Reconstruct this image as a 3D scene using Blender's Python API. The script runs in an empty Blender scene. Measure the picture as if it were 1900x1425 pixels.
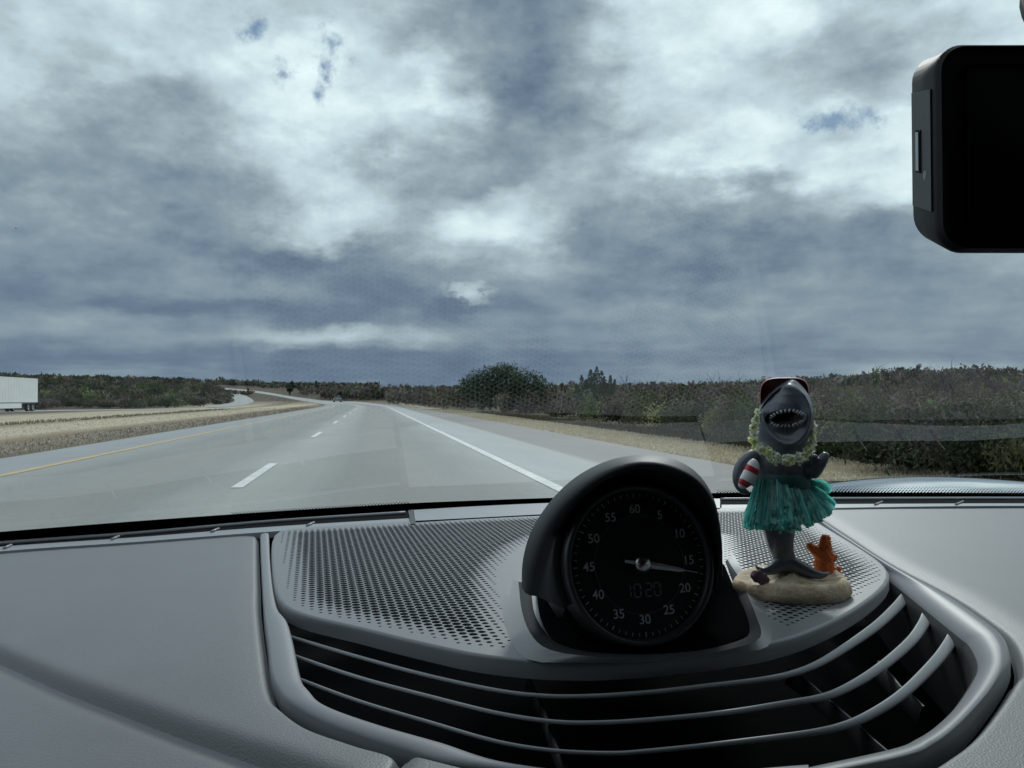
import bpy, bmesh, math, random
import numpy as np
from mathutils import Vector, Matrix
from mathutils.geometry import delaunay_2d_cdt
R = math.radians
S = bpy.context.scene
col = S.collection
random.seed(7)
rng = np.random.default_rng(7)

# ------------------------------------------------------------------ camera
CH = 1.05                      # eye height over the road
F = 1427.0                     # focal length in pixels of a 1900 px wide picture
PITCH = R(1.104)
cam = bpy.data.cameras.new('camera'); co = bpy.data.objects.new('camera', cam); col.objects.link(co)
cam.sensor_width = 36; cam.lens = 36 * F / 1900
cam.clip_start = 0.02; cam.clip_end = 6000
co.location = (0, 0, CH); co.rotation_euler = (R(90) + PITCH, 0, 0)
S.camera = co
S.view_settings.view_transform = 'Standard'; S.view_settings.look = 'None'
S.view_settings.exposure = 0.0; S.view_settings.gamma = 1

# ------------------------------------------------------------------ world
SUN_EL, SUN_AZ = R(34), R(15)      # ahead, a little to the right
def world():
    w = bpy.data.worlds.new('World'); S.world = w; w.use_nodes = True
    nt = w.node_tree; nt.nodes.clear()
    N = lambda t, **k: _n(nt, t, **k)
    def M(op, a, b=None, c=None, clamp=False):
        n = nt.nodes.new('ShaderNodeMath'); n.operation = op; n.use_clamp = clamp
        for i, v in enumerate((a, b, c)):
            if v is None: continue
            if isinstance(v, (int, float)): n.inputs[i].default_value = v
            else: nt.links.new(v, n.inputs[i])
        return n.outputs[0]
    L = nt.links.new
    tc = nt.nodes.new('ShaderNodeTexCoord')
    sp = nt.nodes.new('ShaderNodeSeparateXYZ'); L(tc.outputs['Generated'], sp.inputs[0])
    X, Y, Z = sp.outputs
    # cloud deck coordinates
    zz = M('ADD', M('MAXIMUM', Z, 0.0), 0.10)
    cb = nt.nodes.new('ShaderNodeCombineXYZ')
    L(M('DIVIDE', X, zz), cb.inputs[0]); L(M('DIVIDE', Y, zz), cb.inputs[1]); L(M('MULTIPLY', Z, 2.0), cb.inputs[2])
    def noise(vec, sc, det, rough, dist=0.0, off=(0, 0, 0)):
        mp = nt.nodes.new('ShaderNodeMapping'); mp.inputs['Location'].default_value = off
        L(vec, mp.inputs[0])
        n = nt.nodes.new('ShaderNodeTexNoise'); n.inputs['Scale'].default_value = sc
        n.inputs['Detail'].default_value = det; n.inputs['Roughness'].default_value = rough
        n.inputs['Distortion'].default_value = dist
        L(mp.outputs[0], n.inputs['Vector']); return n.outputs['Fac']
    deck = cb.outputs[0]; dirv = tc.outputs['Generated']
    mpd = nt.nodes.new('ShaderNodeMapping'); mpd.inputs['Scale'].default_value = (1, 1, 1.7); L(dirv, mpd.inputs[0]); sdir = mpd.outputs[0]
    w1 = noise(deck, 1.6, 7, .58, .3); w2 = noise(deck, 1.6, 7, .58, .3, (7.3, 2.1, 0))
    d1 = noise(sdir, 8.0, 9, .55, 0, (3, 1, 5)); d2 = noise(sdir, 8.0, 9, .55, 0, (13, 4, 2))
    yy = M('MAXIMUM', Y, 0.35)
    az = M('ARCTAN2', X, Y)
    v = M('DIVIDE', Z, yy)
    # warp (in picture pixels / F)
    azw = M('ADD', az, M('ADD', M('MULTIPLY', M('SUBTRACT', w1, .5), .05), M('MULTIPLY', M('SUBTRACT', d1, .5), .22)))
    vamp = M('MINIMUM', M('ADD', M('MULTIPLY', v, .42), .006), .13)
    vw = M('ADD', v, M('MULTIPLY', M('ADD', M('MULTIPLY', M('SUBTRACT', w2, .5), .3), M('SUBTRACT', d2, .5)), M('MULTIPLY', vamp, 1.5)))
    AM = R(44)
    uf = M('MULTIPLY_ADD', azw, 1 / (2 * AM), .5)
    xs = [0, 119, 238, 356, 475, 594, 713, 831, 950, 1069, 1188, 1306, 1425, 1544, 1663, 1781, 1900]
    rows = [
     (-160,[175,190,200,200,190,190,190,170,170,190,225,235,235,215,205,215,215]),
     (0,  [180,192,197,192,182,185,185,152,132,140,208,232,238,190,175,205,215]),
     (60, [198,204,205,205,190,205,172,150,134,148,208,228,215,180,192,190,205]),
     (120,[200,194,188,202,222,212,196,188,132,142,204,206,188,172,165,190,200]),
     (180,[180,166,158,178,212,235,208,222,136,136,190,204,186,200,168,190,200]),
     (240,[160,150,146,160,200,225,196,176,156,148,172,206,222,190,212,210,208]),
     (300,[148,145,143,150,178,205,170,154,152,162,186,220,205,215,222,220,218]),
     (360,[152,148,143,137,165,205,165,165,200,168,160,160,150,170,208,215,210]),
     (420,[136,142,139,132,160,205,165,196,215,150,136,126,126,134,146,150,155]),
     (480,[122,128,128,128,124,112,136,166,166,140,120,114,116,128,134,140,150]),
     (530,[118,123,130,138,138,126,120,134,134,136,122,124,138,142,138,140,145]),
     (565,[124,116,112,110,108,118,118,112,122,144,146,146,138,136,132,138,145]),
     (600,[138,142,136,130,122,116,124,126,132,130,140,134,140,142,138,140,145]),
     (630,[118,124,130,136,160,190,176,146,134,128,132,126,132,130,138,138,138]),
     (660,[105,108,112,112,112,116,112,112,116,116,120,122,126,126,126,130,130]),
     (690,[112,132,134,124,114,114,114,110,116,120,134,134,130,126,154,160,150]),
     (722,[112,114,116,116,116,116,116,116,118,120,126,126,126,130,134,134,134]),
    ]
    def lin(s):
        s /= 255.; return ((s + .055) / 1.055) ** 2.4
    pv = None; pz = None
    for py, vals in rows:
        cr = nt.nodes.new('ShaderNodeValToRGB'); cr.color_ramp.interpolation = 'CARDINAL'
        el = cr.color_ramp.elements
        pos = [0.5 + math.atan((x - 950) / F) / (2 * AM) for x in xs]
        pts = [(0.0, sum(vals[:4]) / 4)] + list(zip(pos, vals)) + [(1.0, sum(vals[-4:]) / 4)]
        while len(el) < len(pts): el.new(0.5)
        for e, (p, q) in zip(el, pts):
            e.position = p; g = q / 255.; e.color = (g, g, g, 1)
        L(uf, cr.inputs[0])
        t = cr.outputs['Color']
        zv = (740 - py) / F
        if pv is None: pv = t
        else:
            mr = nt.nodes.new('ShaderNodeMapRange'); mr.interpolation_type = 'SMOOTHSTEP'
            L(vw, mr.inputs['Value']); mr.inputs['From Min'].default_value = pz; mr.inputs['From Max'].default_value = zv
            mx = nt.nodes.new('ShaderNodeMixRGB'); L(mr.outputs[0], mx.inputs[0]); L(pv, mx.inputs[1]); L(t, mx.inputs[2])
            pv = mx.outputs[0]
        pz = zv
    bw = nt.nodes.new('ShaderNodeRGBToBW'); L(pv, bw.inputs[0])
    lum = bw.outputs[0]
    # extra cloud detail
    e1 = noise(deck, 2.4, 8, .5, 0, (5, 9, 1)); e2 = noise(sdir, 12, 10, .57, .0, (1, 8, 3))
    e3 = noise(sdir, 34, 6, .6, .3, (4, 8, 3))
    hi = M('MINIMUM', M('ADD', M('MULTIPLY', v, 3.0), .25), 1.0)
    det = M('ADD', M('MULTIPLY', M('SUBTRACT', e1, .5), .13), M('MULTIPLY', M('MULTIPLY', M('SUBTRACT', e2, .5), .42), hi))
    det = M('ADD', det, M('MULTIPLY', M('MULTIPLY', M('SUBTRACT', e3, .5), .12), hi))
    lum = M('ADD', M('MULTIPLY_ADD', M('SUBTRACT', lum, .60), 1.08, .615), det)
    # brighter overhead, average to the sides and behind
    side = nt.nodes.new('ShaderNodeMapRange'); side.interpolation_type = 'SMOOTHSTEP'
    L(M('ABSOLUTE', az), side.inputs['Value']); side.inputs['From Min'].default_value = R(38); side.inputs['From Max'].default_value = R(75)
    lm = M('ADD', M('MULTIPLY', lum, M('SUBTRACT', 1.0, side.outputs[0])), M('MULTIPLY', M('ADD', M('MULTIPLY', Z, .25), M('ADD', .70, det)), side.outputs[0]))
    ov = nt.nodes.new('ShaderNodeMapRange'); ov.interpolation_type = 'SMOOTHSTEP'
    L(Z, ov.inputs['Value']); ov.inputs['From Min'].default_value = .47; ov.inputs['From Max'].default_value = .8
    ramp = nt.nodes.new('ShaderNodeValToRGB'); ramp.color_ramp.interpolation = 'LINEAR'
    def blob(px, py, rx, ry):
        a0 = math.atan((px - 950) / F); v0 = (740 - py) / F
        a = M('DIVIDE', M('SUBTRACT', az, a0), rx / F); b = M('DIVIDE', M('SUBTRACT', v, v0), ry / F)
        return M('SUBTRACT', 1.0, M('SQRT', M('ADD', M('MULTIPLY', a, a), M('MULTIPLY', b, b))))
    puff = M('MAXIMUM', M('ADD', blob(868, 545, 55, 24), M('MULTIPLY', M('SUBTRACT', e3, .5), 5.0)), 0)
    puff = M('MULTIPLY', M('MINIMUM', puff, .8), M('MAXIMUM', blob(868, 545, 75, 34), 0.0))
    lm = M('ADD', lm, M('MULTIPLY', puff, .42))
    L(lm, ramp.inputs[0]); el = ramp.color_ramp.elements
    def sc(r, g, b): return (lin(r), lin(g), lin(b), 1)
    st = [(0.0, sc(50, 60, 78)), (.36, sc(90, 103, 124)), (.47, sc(112, 127, 144)), (.58, sc(140, 154, 163)), (.70, sc(172, 184, 190)), (.82, sc(200, 214, 219)), (.90, sc(220, 233, 234)), (1.0, sc(240, 249, 248))]
    while len(el) < len(st): el.new(.5)
    for e, (p, c) in zip(el, st): e.position = p; e.color = c
    # clear patches show the real sky
    sky = nt.nodes.new('ShaderNodeTexSky'); sky.sky_type = 'NISHITA'; sky.sun_disc = False
    sky.sun_elevation = SUN_EL; sky.sun_rotation = SUN_AZ
    skm = nt.nodes.new('ShaderNodeMixRGB'); skm.blend_type = 'MULTIPLY'; skm.inputs[0].default_value = 1
    L(sky.outputs[0], skm.inputs[1]); skm.inputs[2].default_value = (.050, .060, .062, 1)
    blue = nt.nodes.new('ShaderNodeMixRGB'); blue.inputs[0].default_value = .85; L(skm.outputs[0], blue.inputs[1]); blue.inputs[2].default_value = (.13, .21, .36, 1)
    def blob(px, py, rx, ry):
        a0 = math.atan((px - 950) / F); v0 = (740 - py) / F
        a = M('DIVIDE', M('SUBTRACT', az, a0), rx / F); b = M('DIVIDE', M('SUBTRACT', v, v0), ry / F)
        return M('SUBTRACT', 1.0, M('SQRT', M('ADD', M('MULTIPLY', a, a), M('MULTIPLY', b, b))))
    hole = None
    for bb in [(612, 72, 36, 52), (598, 115, 26, 50), (522, 135, 36, 26), (470, 45, 34, 30), (588, 168, 18, 36), (1568, 217, 74, 30)]:
        b = blob(*bb); hole = b if hole is None else M('MAXIMUM', hole, b)
    hn = noise(dirv, 34, 6, .6, .0, (2, 2, 2))
    hm = nt.nodes.new('ShaderNodeMapRange'); hm.interpolation_type = 'SMOOTHSTEP'
    L(M('ADD', hole, M('MULTIPLY', M('SUBTRACT', hn, .5), 4.2)), hm.inputs['Value'])
    hm.inputs['From Min'].default_value = .0; hm.inputs['From Max'].default_value = 1.25; hm.inputs['To Max'].default_value = .9
    hgate = M('MULTIPLY', hm.outputs[0], M('GREATER_THAN', hole, -.9))
    mx = nt.nodes.new('ShaderNodeMixRGB'); L(hgate, mx.inputs[0]); L(ramp.outputs[0], mx.inputs[1]); L(blue.outputs[0], mx.inputs[2])
    m2 = nt.nodes.new('ShaderNodeMixRGB'); L(ov.outputs[0], m2.inputs[0]); L(mx.outputs[0], m2.inputs[1]); m2.inputs[2].default_value = (.72, .78, .82, 1)
    bg = nt.nodes.new('ShaderNodeBackground'); bg.inputs['Strength'].default_value = 1.15
    L(m2.outputs[0], bg.inputs['Color'])
    out = nt.nodes.new('ShaderNodeOutputWorld'); L(bg.outputs[0], out.inputs[0])
    w.cycles.sampling_method = 'MANUAL'; w.cycles.sample_map_resolution = 512
world()
sl = bpy.data.lights.new('sun', 'SUN'); sl.energy = 1.5; sl.angle = R(10); sl.color = (1, .96, .9)
so = bpy.data.objects.new('sun', sl); col.objects.link(so)
sd = Vector((math.sin(SUN_AZ) * math.cos(SUN_EL), math.cos(SUN_AZ) * math.cos(SUN_EL), math.sin(SUN_EL)))
so.rotation_euler = sd.to_track_quat('Z', 'Y').to_euler()

# ------------------------------------------------------------------ pixel helpers
def ray(px, py):
    u = (px - 950) / F; v = (712.5 - py) / F
    c, s = math.cos(PITCH), math.sin(PITCH)
    return np.array([u, c - v * s, s + v * c])
O = np.array([0, 0, CH])
def P(px, py, d):
    r = ray(px, py); return O + r * (d / r[1])
Z0 = CH - 0.13
def Q(px, py, dz=0.0):                 # onto the dashboard plane
    r = ray(px, py); t = (Z0 + dz - CH) / r[2]; return O + r * t
def spline(pts, n):                    # Catmull-Rom, arc-length resampled
    pts = np.array(pts, float)
    p = np.vstack([2 * pts[0] - pts[1], pts, 2 * pts[-1] - pts[-2]])
    out = []
    for i in range(1, len(p) - 2):
        for t in np.linspace(0, 1, 12, endpoint=False):
            a, b, c, d = p[i - 1], p[i], p[i + 1], p[i + 2]
            out.append(.5 * ((2 * b) + (-a + c) * t + (2 * a - 5 * b + 4 * c - d) * t * t + (-a + 3 * b - 3 * c + d) * t ** 3))
    out.append(p[-2]); out = np.array(out)
    s = np.concatenate([[0], np.cumsum(np.linalg.norm(np.diff(out, axis=0), axis=1))])
    q = np.linspace(0, s[-1], n)
    return np.array([np.interp(q, s, out[:, k]) for k in range(out.shape[1])]).T
def polyres(pts, n):                   # uniform in index, smooth
    pts = np.array(pts, float)
    p = np.vstack([2 * pts[0] - pts[1], pts, 2 * pts[-1] - pts[-2]])
    out = []
    m = len(pts) - 1
    for q in np.linspace(0, m, n):
        i = min(int(q), m - 1); t = q - i; i += 1
        a, b, c, d = p[i - 1], p[i], p[i + 1], p[i + 2]
        out.append(.5 * ((2 * b) + (-a + c) * t + (2 * a - 5 * b + 4 * c - d) * t * t + (-a + 3 * b - 3 * c + d) * t ** 3))
    return np.array(out)

# ------------------------------------------------------------------ materials
def newmat(name):
    m = bpy.data.materials.new(name); m.use_nodes = True
    return m, m.node_tree, m.node_tree.nodes['Principled BSDF']
def mat(name, c, rough=.6, metal=0, spec=.5, bump=0, bscale=800, var=0, vscale=20, c2=None, coords='Object', coat=0):
    m, nt, b = newmat(name); L = nt.links.new
    b.inputs['Base Color'].default_value = (*c, 1); b.inputs['Roughness'].default_value = rough
    b.inputs['Metallic'].default_value = metal; b.inputs['Specular IOR Level'].default_value = spec
    b.inputs['Coat Weight'].default_value = coat
    tc = nt.nodes.new('ShaderNodeTexCoord')
    if var or c2:
        n = nt.nodes.new('ShaderNodeTexNoise'); n.inputs['Scale'].default_value = vscale; n.inputs['Detail'].default_value = 6
        n.inputs['Roughness'].default_value = .65
        L(tc.outputs[coords], n.inputs['Vector'])
        cr = nt.nodes.new('ShaderNodeValToRGB'); e = cr.color_ramp.elements
        e[0].position = .3; e[1].position = .7
        c2 = c2 or tuple(x * (1 - var) for x in c)
        e[0].color = (*c2, 1); e[1].color = (*c, 1)
        L(n.outputs['Fac'], cr.inputs[0]); L(cr.outputs[0], b.inputs['Base Color'])
    if bump:
        n = nt.nodes.new('ShaderNodeTexNoise'); n.inputs['Scale'].default_value = bscale; n.inputs['Detail'].default_value = 3
        L(tc.outputs[coords], n.inputs['Vector'])
        bp = nt.nodes.new('ShaderNodeBump'); bp.inputs['Strength'].default_value = bump; bp.inputs['Distance'].default_value = .0005
        L(n.outputs['Fac'], bp.inputs['Height']); L(bp.outputs[0], b.inputs['Normal'])
    return m
def attrmat(name, rough=.8, spec=.15, transl=0.0):
    m, nt, b = newmat(name); L = nt.links.new
    a = nt.nodes.new('ShaderNodeVertexColor'); a.layer_name = 'col'
    L(a.outputs[0], b.inputs['Base Color']); b.inputs['Roughness'].default_value = rough; b.inputs['Specular IOR Level'].default_value = spec
    if transl:
        t = nt.nodes.new('ShaderNodeBsdfTranslucent'); L(a.outputs[0], t.inputs[0])
        mx = nt.nodes.new('ShaderNodeMixShader'); mx.inputs[0].default_value = transl
        L(b.outputs[0], mx.inputs[1]); L(t.outputs[0], mx.inputs[2]); L(mx.outputs[0], nt.nodes['Material Output'].inputs[0])
    return m

M_pad = mat('soft_grey_leather', (.130, .137, .150), .50, spec=.75, bump=.55, bscale=1100, var=.14, vscale=14)
M_ring = mat('grey_trim', (.20, .211, .232), .46, spec=.7, bump=.12, bscale=3000)
M_plate = mat('grille_plastic', (.135, .142, .156), .42, spec=.9, bump=.10, bscale=3500)
M_slat = mat('slat_plastic', (.27, .285, .305), .45, spec=.6)
M_black = mat('black_plastic', (.010, .010, .012), .7, spec=.15)
M_ped = mat('pedestal_shade_black', (.006, .006, .007), 1.0, spec=0)
M_void = mat('duct_black', (.004, .004, .005), .9, spec=.05)
M_hood = mat('clock_hood_plastic', (.016, .017, .019), .55, spec=.45, bump=.2, bscale=2500)
M_satin = mat('satin_black', (.02, .02, .023), .38)
M_metal = mat('needle_metal', (.55, .55, .56), .28, metal=1)
M_print = mat('dial_print', (.42, .43, .46), .6)
M_printdim = mat('dial_print_dim', (.16, .16, .17), .6)
M_lcd = mat('lcd_segment', (.17, .165, .18), .5)
M_felt = mat('headliner', (.035, .035, .036), .95, spec=.1)

for m_, w_ in ((M_pad, .35), (M_plate, .35), (M_ring, .25)):
    b_ = m_.node_tree.nodes['Principled BSDF']; b_.inputs['Sheen Weight'].default_value = w_; b_.inputs['Sheen Roughness'].default_value = .35
# ------------------------------------------------------------------ mesh helpers
def link(o, parent=None):
    col.objects.link(o)
    if parent is not None: o.parent = parent; o.matrix_parent_inverse = parent.matrix_world.inverted()
    return o
def mesh(name, v, f, m, parent=None, smooth=True, colors=None, uv=None):
    me = bpy.data.meshes.new(name)
    me.from_pydata([tuple(map(float, p)) for p in v], [], [tuple(map(int, q)) for q in f])
    me.update()
    if smooth: me.polygons.foreach_set('use_smooth', [True] * len(me.polygons))
    if m: me.materials.append(m)
    if uv is not None:
        l = me.uv_layers.new(name='UVMap'); idx = np.empty(len(me.loops), int); me.loops.foreach_get('vertex_index', idx)
        l.data.foreach_set('uv', np.array(uv, float)[idx].ravel())
    o = bpy.data.objects.new(name, me)
    return link(o, parent)
def fastquads(name, V, m, parent=None, cols=None):     # V: (n,4,3)
    n = len(V); me = bpy.data.meshes.new(name)
    me.vertices.add(n * 4); me.vertices.foreach_set('co', V.reshape(-1).astype(np.float32))
    me.loops.add(n * 4); me.loops.foreach_set('vertex_index', np.arange(n * 4, dtype=np.int32))
    me.polygons.add(n); me.polygons.foreach_set('loop_start', np.arange(0, n * 4, 4, dtype=np.int32))
    try: me.polygons.foreach_set('loop_total', np.full(n, 4, dtype=np.int32))
    except Exception: pass
    me.update(calc_edges=True)
    if cols is not None:
        a = me.color_attributes.new('col', 'FLOAT_COLOR', 'POINT')
        c = np.ones((n * 4, 4), np.float32); c[:, :3] = np.repeat(cols, 4, axis=0); a.data.foreach_set('color', c.ravel())
    me.materials.append(m)
    o = bpy.data.objects.new(name, me); return link(o, parent)
def loft(curves, closed=False):
    n = len(curves[0]); v = np.vstack(curves); f = []
    for k in range(len(curves) - 1):
        for i in range(n if closed else n - 1):
            j = (i + 1) % n
            f.append((k * n + i, k * n + j, (k + 1) * n + j, (k + 1) * n + i))
    return v, f
class MB:
    def __init__(s): s.v = []; s.f = []
    def add(s, v, f):
        b = len(s.v); s.v += [tuple(p) for p in v]; s.f += [tuple(i + b for i in q) for q in f]
    def loft(s, curves, closed=False): s.add(*loft(curves, closed))
    def box(s, lo, hi):
        x0, y0, z0 = lo; x1, y1, z1 = hi
        s.add([(x0,y0,z0),(x1,y0,z0),(x1,y1,z0),(x0,y1,z0),(x0,y0,z1),(x1,y0,z1),(x1,y1,z1),(x0,y1,z1)],
              [(3,2,1,0),(4,5,6,7),(0,1,5,4),(1,2,6,5),(2,3,7,6),(3,0,4,7)])
    def tube(s, pts, rads, n=10, cap=True, squash=None):
        pts = [Vector(p) for p in pts]; rings = []
        up = Vector((0, 0, 1)); prev = None
        for i, p in enumerate(pts):
            t = (pts[min(i + 1, len(pts) - 1)] - pts[max(i - 1, 0)]).normalized()
            a = t.orthogonal().normalized() if prev is None else (prev - t * prev.dot(t)).normalized()
            prev = a; b = t.cross(a)
            r = rads[i] if hasattr(rads, '__len__') else rads
            rings.append(np.array([p + (a * math.cos(w) + b * math.sin(w)) * r for w in np.linspace(0, 2 * math.pi, n, endpoint=False)]))
        v, f = loft(rings, True)
        if cap:
            f.append(tuple(range(n))[::-1]); f.append(tuple(range(len(v) - n, len(v))))
        s.add(v, f)
    def sphere(s, c, r, nu=10, nv=7):
        rr = np.array(r) if hasattr(r, '__len__') else np.array([r] * 3)
        rings = []
        for k in range(1, nv):
            ph = math.pi * k / nv
            rings.append(np.array([np.array(c) + rr * np.array([math.sin(ph) * math.cos(w), math.sin(ph) * math.sin(w), math.cos(ph)]) for w in np.linspace(0, 2 * math.pi, nu, endpoint=False)]))
        v, f = loft(rings, True); v = list(map(tuple, v))
        v.append(tuple(np.array(c) + rr * np.array([0, 0, 1]))); v.append(tuple(np.array(c) - rr * np.array([0, 0, 1])))
        a, b = len(v) - 2, len(v) - 1; last = (nv - 2) * nu
        for i in range(nu):
            f.append((a, (i + 1) % nu, i)); f.append((b, last + i, last + (i + 1) % nu))
        s.add(v, f)
    def build(s, name, m, parent=None, smooth=True): return mesh(name, s.v, s.f, m, parent, smooth)
def tag(o, label=None, cat=None, group=None, kind=None):
    for k, v in (('label', label), ('category', cat), ('group', group), ('kind', kind)):
        if v: o[k] = v
    return o
def empty(name, loc=(0, 0, 0)):
    o = bpy.data.objects.new(name, None); o.location = loc; o.empty_display_size = .1; col.objects.link(o)
    bpy.context.view_layer.update(); return o
def dpoly(pts, line):
    pts = np.asarray(pts)[:, :2]; line = np.asarray(line)[:, :2]; best = np.full(len(pts), 1e9)
    for a, b in zip(line[:-1], line[1:]):
        ab = b - a; t = np.clip(((pts - a) @ ab) / max(ab @ ab, 1e-12), 0, 1)
        best = np.minimum(best, np.linalg.norm(pts - (a + t[:, None] * ab), axis=1))
    return best
def inpoly(pts, poly):
    x, y = pts[:, 0], pts[:, 1]; c = np.zeros(len(pts), bool); n = len(poly)
    for i in range(n):
        x0, y0 = poly[i]; x1, y1 = poly[(i + 1) % n]
        if y0 == y1: continue
        k = ((y0 > y) != (y1 > y)) & (x < (x1 - x0) * (y - y0) / (y1 - y0) + x0); c ^= k
    return c

# ================================================================== GROUND
HD = R(10.4); TX, TY = -math.sin(HD), math.cos(HD)        # driving direction
NX, NY = TY, -TX                                          # to the right of it
RX, RY = .54, 9.08                                        # a point of the right edge line
def lateral(x, y): return (x - RX) * NX + (y - RY) * NY
def path(s, lat):                                         # s metres beyond the camera's foot
    s0 = 95.0; K = 1 / 620.
    if s <= s0: x, y, a = s * TX, s * TY, HD
    else:
        w = (s - s0) * K; x = s0 * TX; y = s0 * TY
        # integrate a left-hand arc
        x += (math.cos(HD + w) - math.cos(HD)) / K; y += (math.sin(HD + w) - math.sin(HD)) / K; a = HD + w
    ox, oy = RX - TX * (RX * TX + RY * TY), RY - TY * (RX * TX + RY * TY)
    return np.array([x + ox + lat * math.cos(a), y + oy + lat * math.sin(a)])
sk_px = np.array([-400, 0, 380, 420, 520, 640, 900, 1200, 1480, 1560, 1640, 1750, 1900, 2400])
sk_d0 = np.array([ 100, 100, 130, 160, 160, 150, 90, 70, 55, 50, 45, 40, 35, 30])
sk_D  = np.array([ 230, 230, 300, 600, 650, 600, 420, 400, 380, 360, 340, 330, 330, 330])
sk_py = np.array([ 706, 707, 713, 716, 720, 722, 724, 722, 719, 712, 705, 702, 703, 703])
sk_az = np.arctan((sk_px - 950) / F)
def ss(t): t = np.clip(t, 0, 1); return t * t * (3 - 2 * t)
def terr(x, y):
    x = np.asarray(x, float); y = np.asarray(y, float)
    az = np.arctan2(x, np.where(np.abs(y) < 1e-6, 1e-6, y)); d = np.hypot(x, y)
    dd = np.where(y > 0, y, d)
    d0 = np.interp(az, sk_az, sk_d0); D = np.interp(az, sk_az, sk_D); py = np.interp(az, sk_az, sk_py)
    zs = CH + (740 - py) / F * D
    back = ss((math.pi * .5 - np.abs(az)) / .6)
    z = ss((dd - d0) / (D - d0)) * zs * back
    lat = lateral(x, y)
    z -= .45 * ss((-lat - 10) / 14) * ss((220 - d) / 60) * ss((-lat) / 10)
    z -= .036
    z += .22 * np.sin(x * .031 + 1) * np.sin(y * .027) * ss((d - 90) / 100)
    return z
def build_ground():
    azs = np.concatenate([np.linspace(-math.pi, -.75, 40, endpoint=False), np.linspace(-.75, .75, 420), np.linspace(.75, math.pi, 41)[1:-1]])
    rs = np.concatenate([np.linspace(.5, 12, 14), np.geomspace(13, 800, 130), np.geomspace(900, 5000, 8)])
    A, Rr = np.meshgrid(azs, rs); x = Rr * np.sin(A); y = Rr * np.cos(A); z = terr(x, y)
    n = len(azs); v = np.stack([x, y, z], -1).reshape(-1, 3).tolist(); f = []
    for k in range(len(rs) - 1):
        for i in range(n):
            j = (i + 1) % n; f.append((k * n + i, k * n + j, (k + 1) * n + j, (k + 1) * n + i))
    v.append((0, 0, 0)); c = len(v) - 1
    for i in range(n): f.append((c, (i + 1) % n, i))
    v = np.array(v)
    latr = lateral(v[:, 0], v[:, 1]); al = v[:, 0] * TX + v[:, 1] * TY
    m, nt, b = newmat('ground_soil'); L = nt.links.new
    uv = nt.nodes.new('ShaderNodeUVMap'); sp = nt.nodes.new('ShaderNodeSeparateXYZ'); L(uv.outputs[0], sp.inputs[0])
    def noise(sx, sy, s, det=6, r=.6):
        mp = nt.nodes.new('ShaderNodeMapping'); mp.inputs['Scale'].default_value = (sx, sy, 1); L(uv.outputs[0], mp.inputs[0])
        n = nt.nodes.new('ShaderNodeTexNoise'); n.inputs['Scale'].default_value = s; n.inputs['Detail'].default_value = det; n.inputs['Roughness'].default_value = r
        L(mp.outputs[0], n.inputs['Vector']); return n.outputs['Fac']
    def MM(op, a, b2, c2=None):
        n = nt.nodes.new('ShaderNodeMath'); n.operation = op
        for i, q in enumerate((a, b2, c2)):
            if q is None: continue
            if isinstance(q, (int, float)): n.inputs[i].default_value = q
            else: L(q, n.inputs[i])
        return n.outputs[0]
    n1 = noise(1, .12, .5); n2 = noise(1, .3, 3.0, 8, .7); n3 = noise(1, 1, .08)
    lw = MM('ADD', sp.outputs[0], MM('MULTIPLY', MM('SUBTRACT', n1, .5), 3.0))
    lw = MM('ADD', lw, MM('MULTIPLY', MM('SUBTRACT', n2, .5), 1.4))
    f0 = MM('MULTIPLY_ADD', lw, 1 / 60., 45 / 60.)
    cr = nt.nodes.new('ShaderNodeValToRGB'); el = cr.color_ramp.elements
    tan = (.52, .455, .345); tan2 = (.46, .40, .30); br = (.25, .215, .175); sc = (.085, .075, .055)
    st = [(-45, (.14, .12, .10)), (-38, (.17, .14, .11)), (-33, tan2), (-25.5, tan), (-23, (.30, .265, .19)), (-21.2, (.34, .30, .215)), (-19.5, tan), (-13, tan), (-11.5, (.23, .18, .12)), (-10.4, br), (-8.6, (.15, .125, .09)), (-8, br), (3.2, (.24, .21, .15)), (4.0, tan2), (5.2, (.33, .27, .18)), (6.0, (.12, .108, .075)), (12, sc)]
    while len(el) < len(st): el.new(.5)
    for e, (p, c) in zip(el, st): e.position = (p + 45) / 60.; e.color = (*c, 1)
    L(f0, cr.inputs[0])
    mx = nt.nodes.new('ShaderNodeMixRGB'); mx.blend_type = 'MULTIPLY'; L(MM('MULTIPLY', n2, .9), mx.inputs[0]); L(cr.outputs[0], mx.inputs[1]); mx.inputs[2].default_value = (.78, .75, .70, 1)
    # wide-scale variation
    far = nt.nodes.new('ShaderNodeMapRange'); L(sp.outputs[1], far.inputs['Value']); far.inputs['From Min'].default_value = 150; far.inputs['From Max'].default_value = 230
    mf = nt.nodes.new('ShaderNodeMixRGB'); L(far.outputs[0], mf.inputs[0]); L(mx.outputs[0], mf.inputs[1]); mf.inputs[2].default_value = (.10, .082, .062, 1)
    L(mf.outputs[0], b.inputs['Base Color']); b.inputs['Roughness'].default_value = .95; b.inputs['Specular IOR Level'].default_value = .1
    o = mesh('ground', v, f, m, uv=np.stack([latr, al], -1)); tag(o, kind='structure')
    return o
build_ground()

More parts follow.
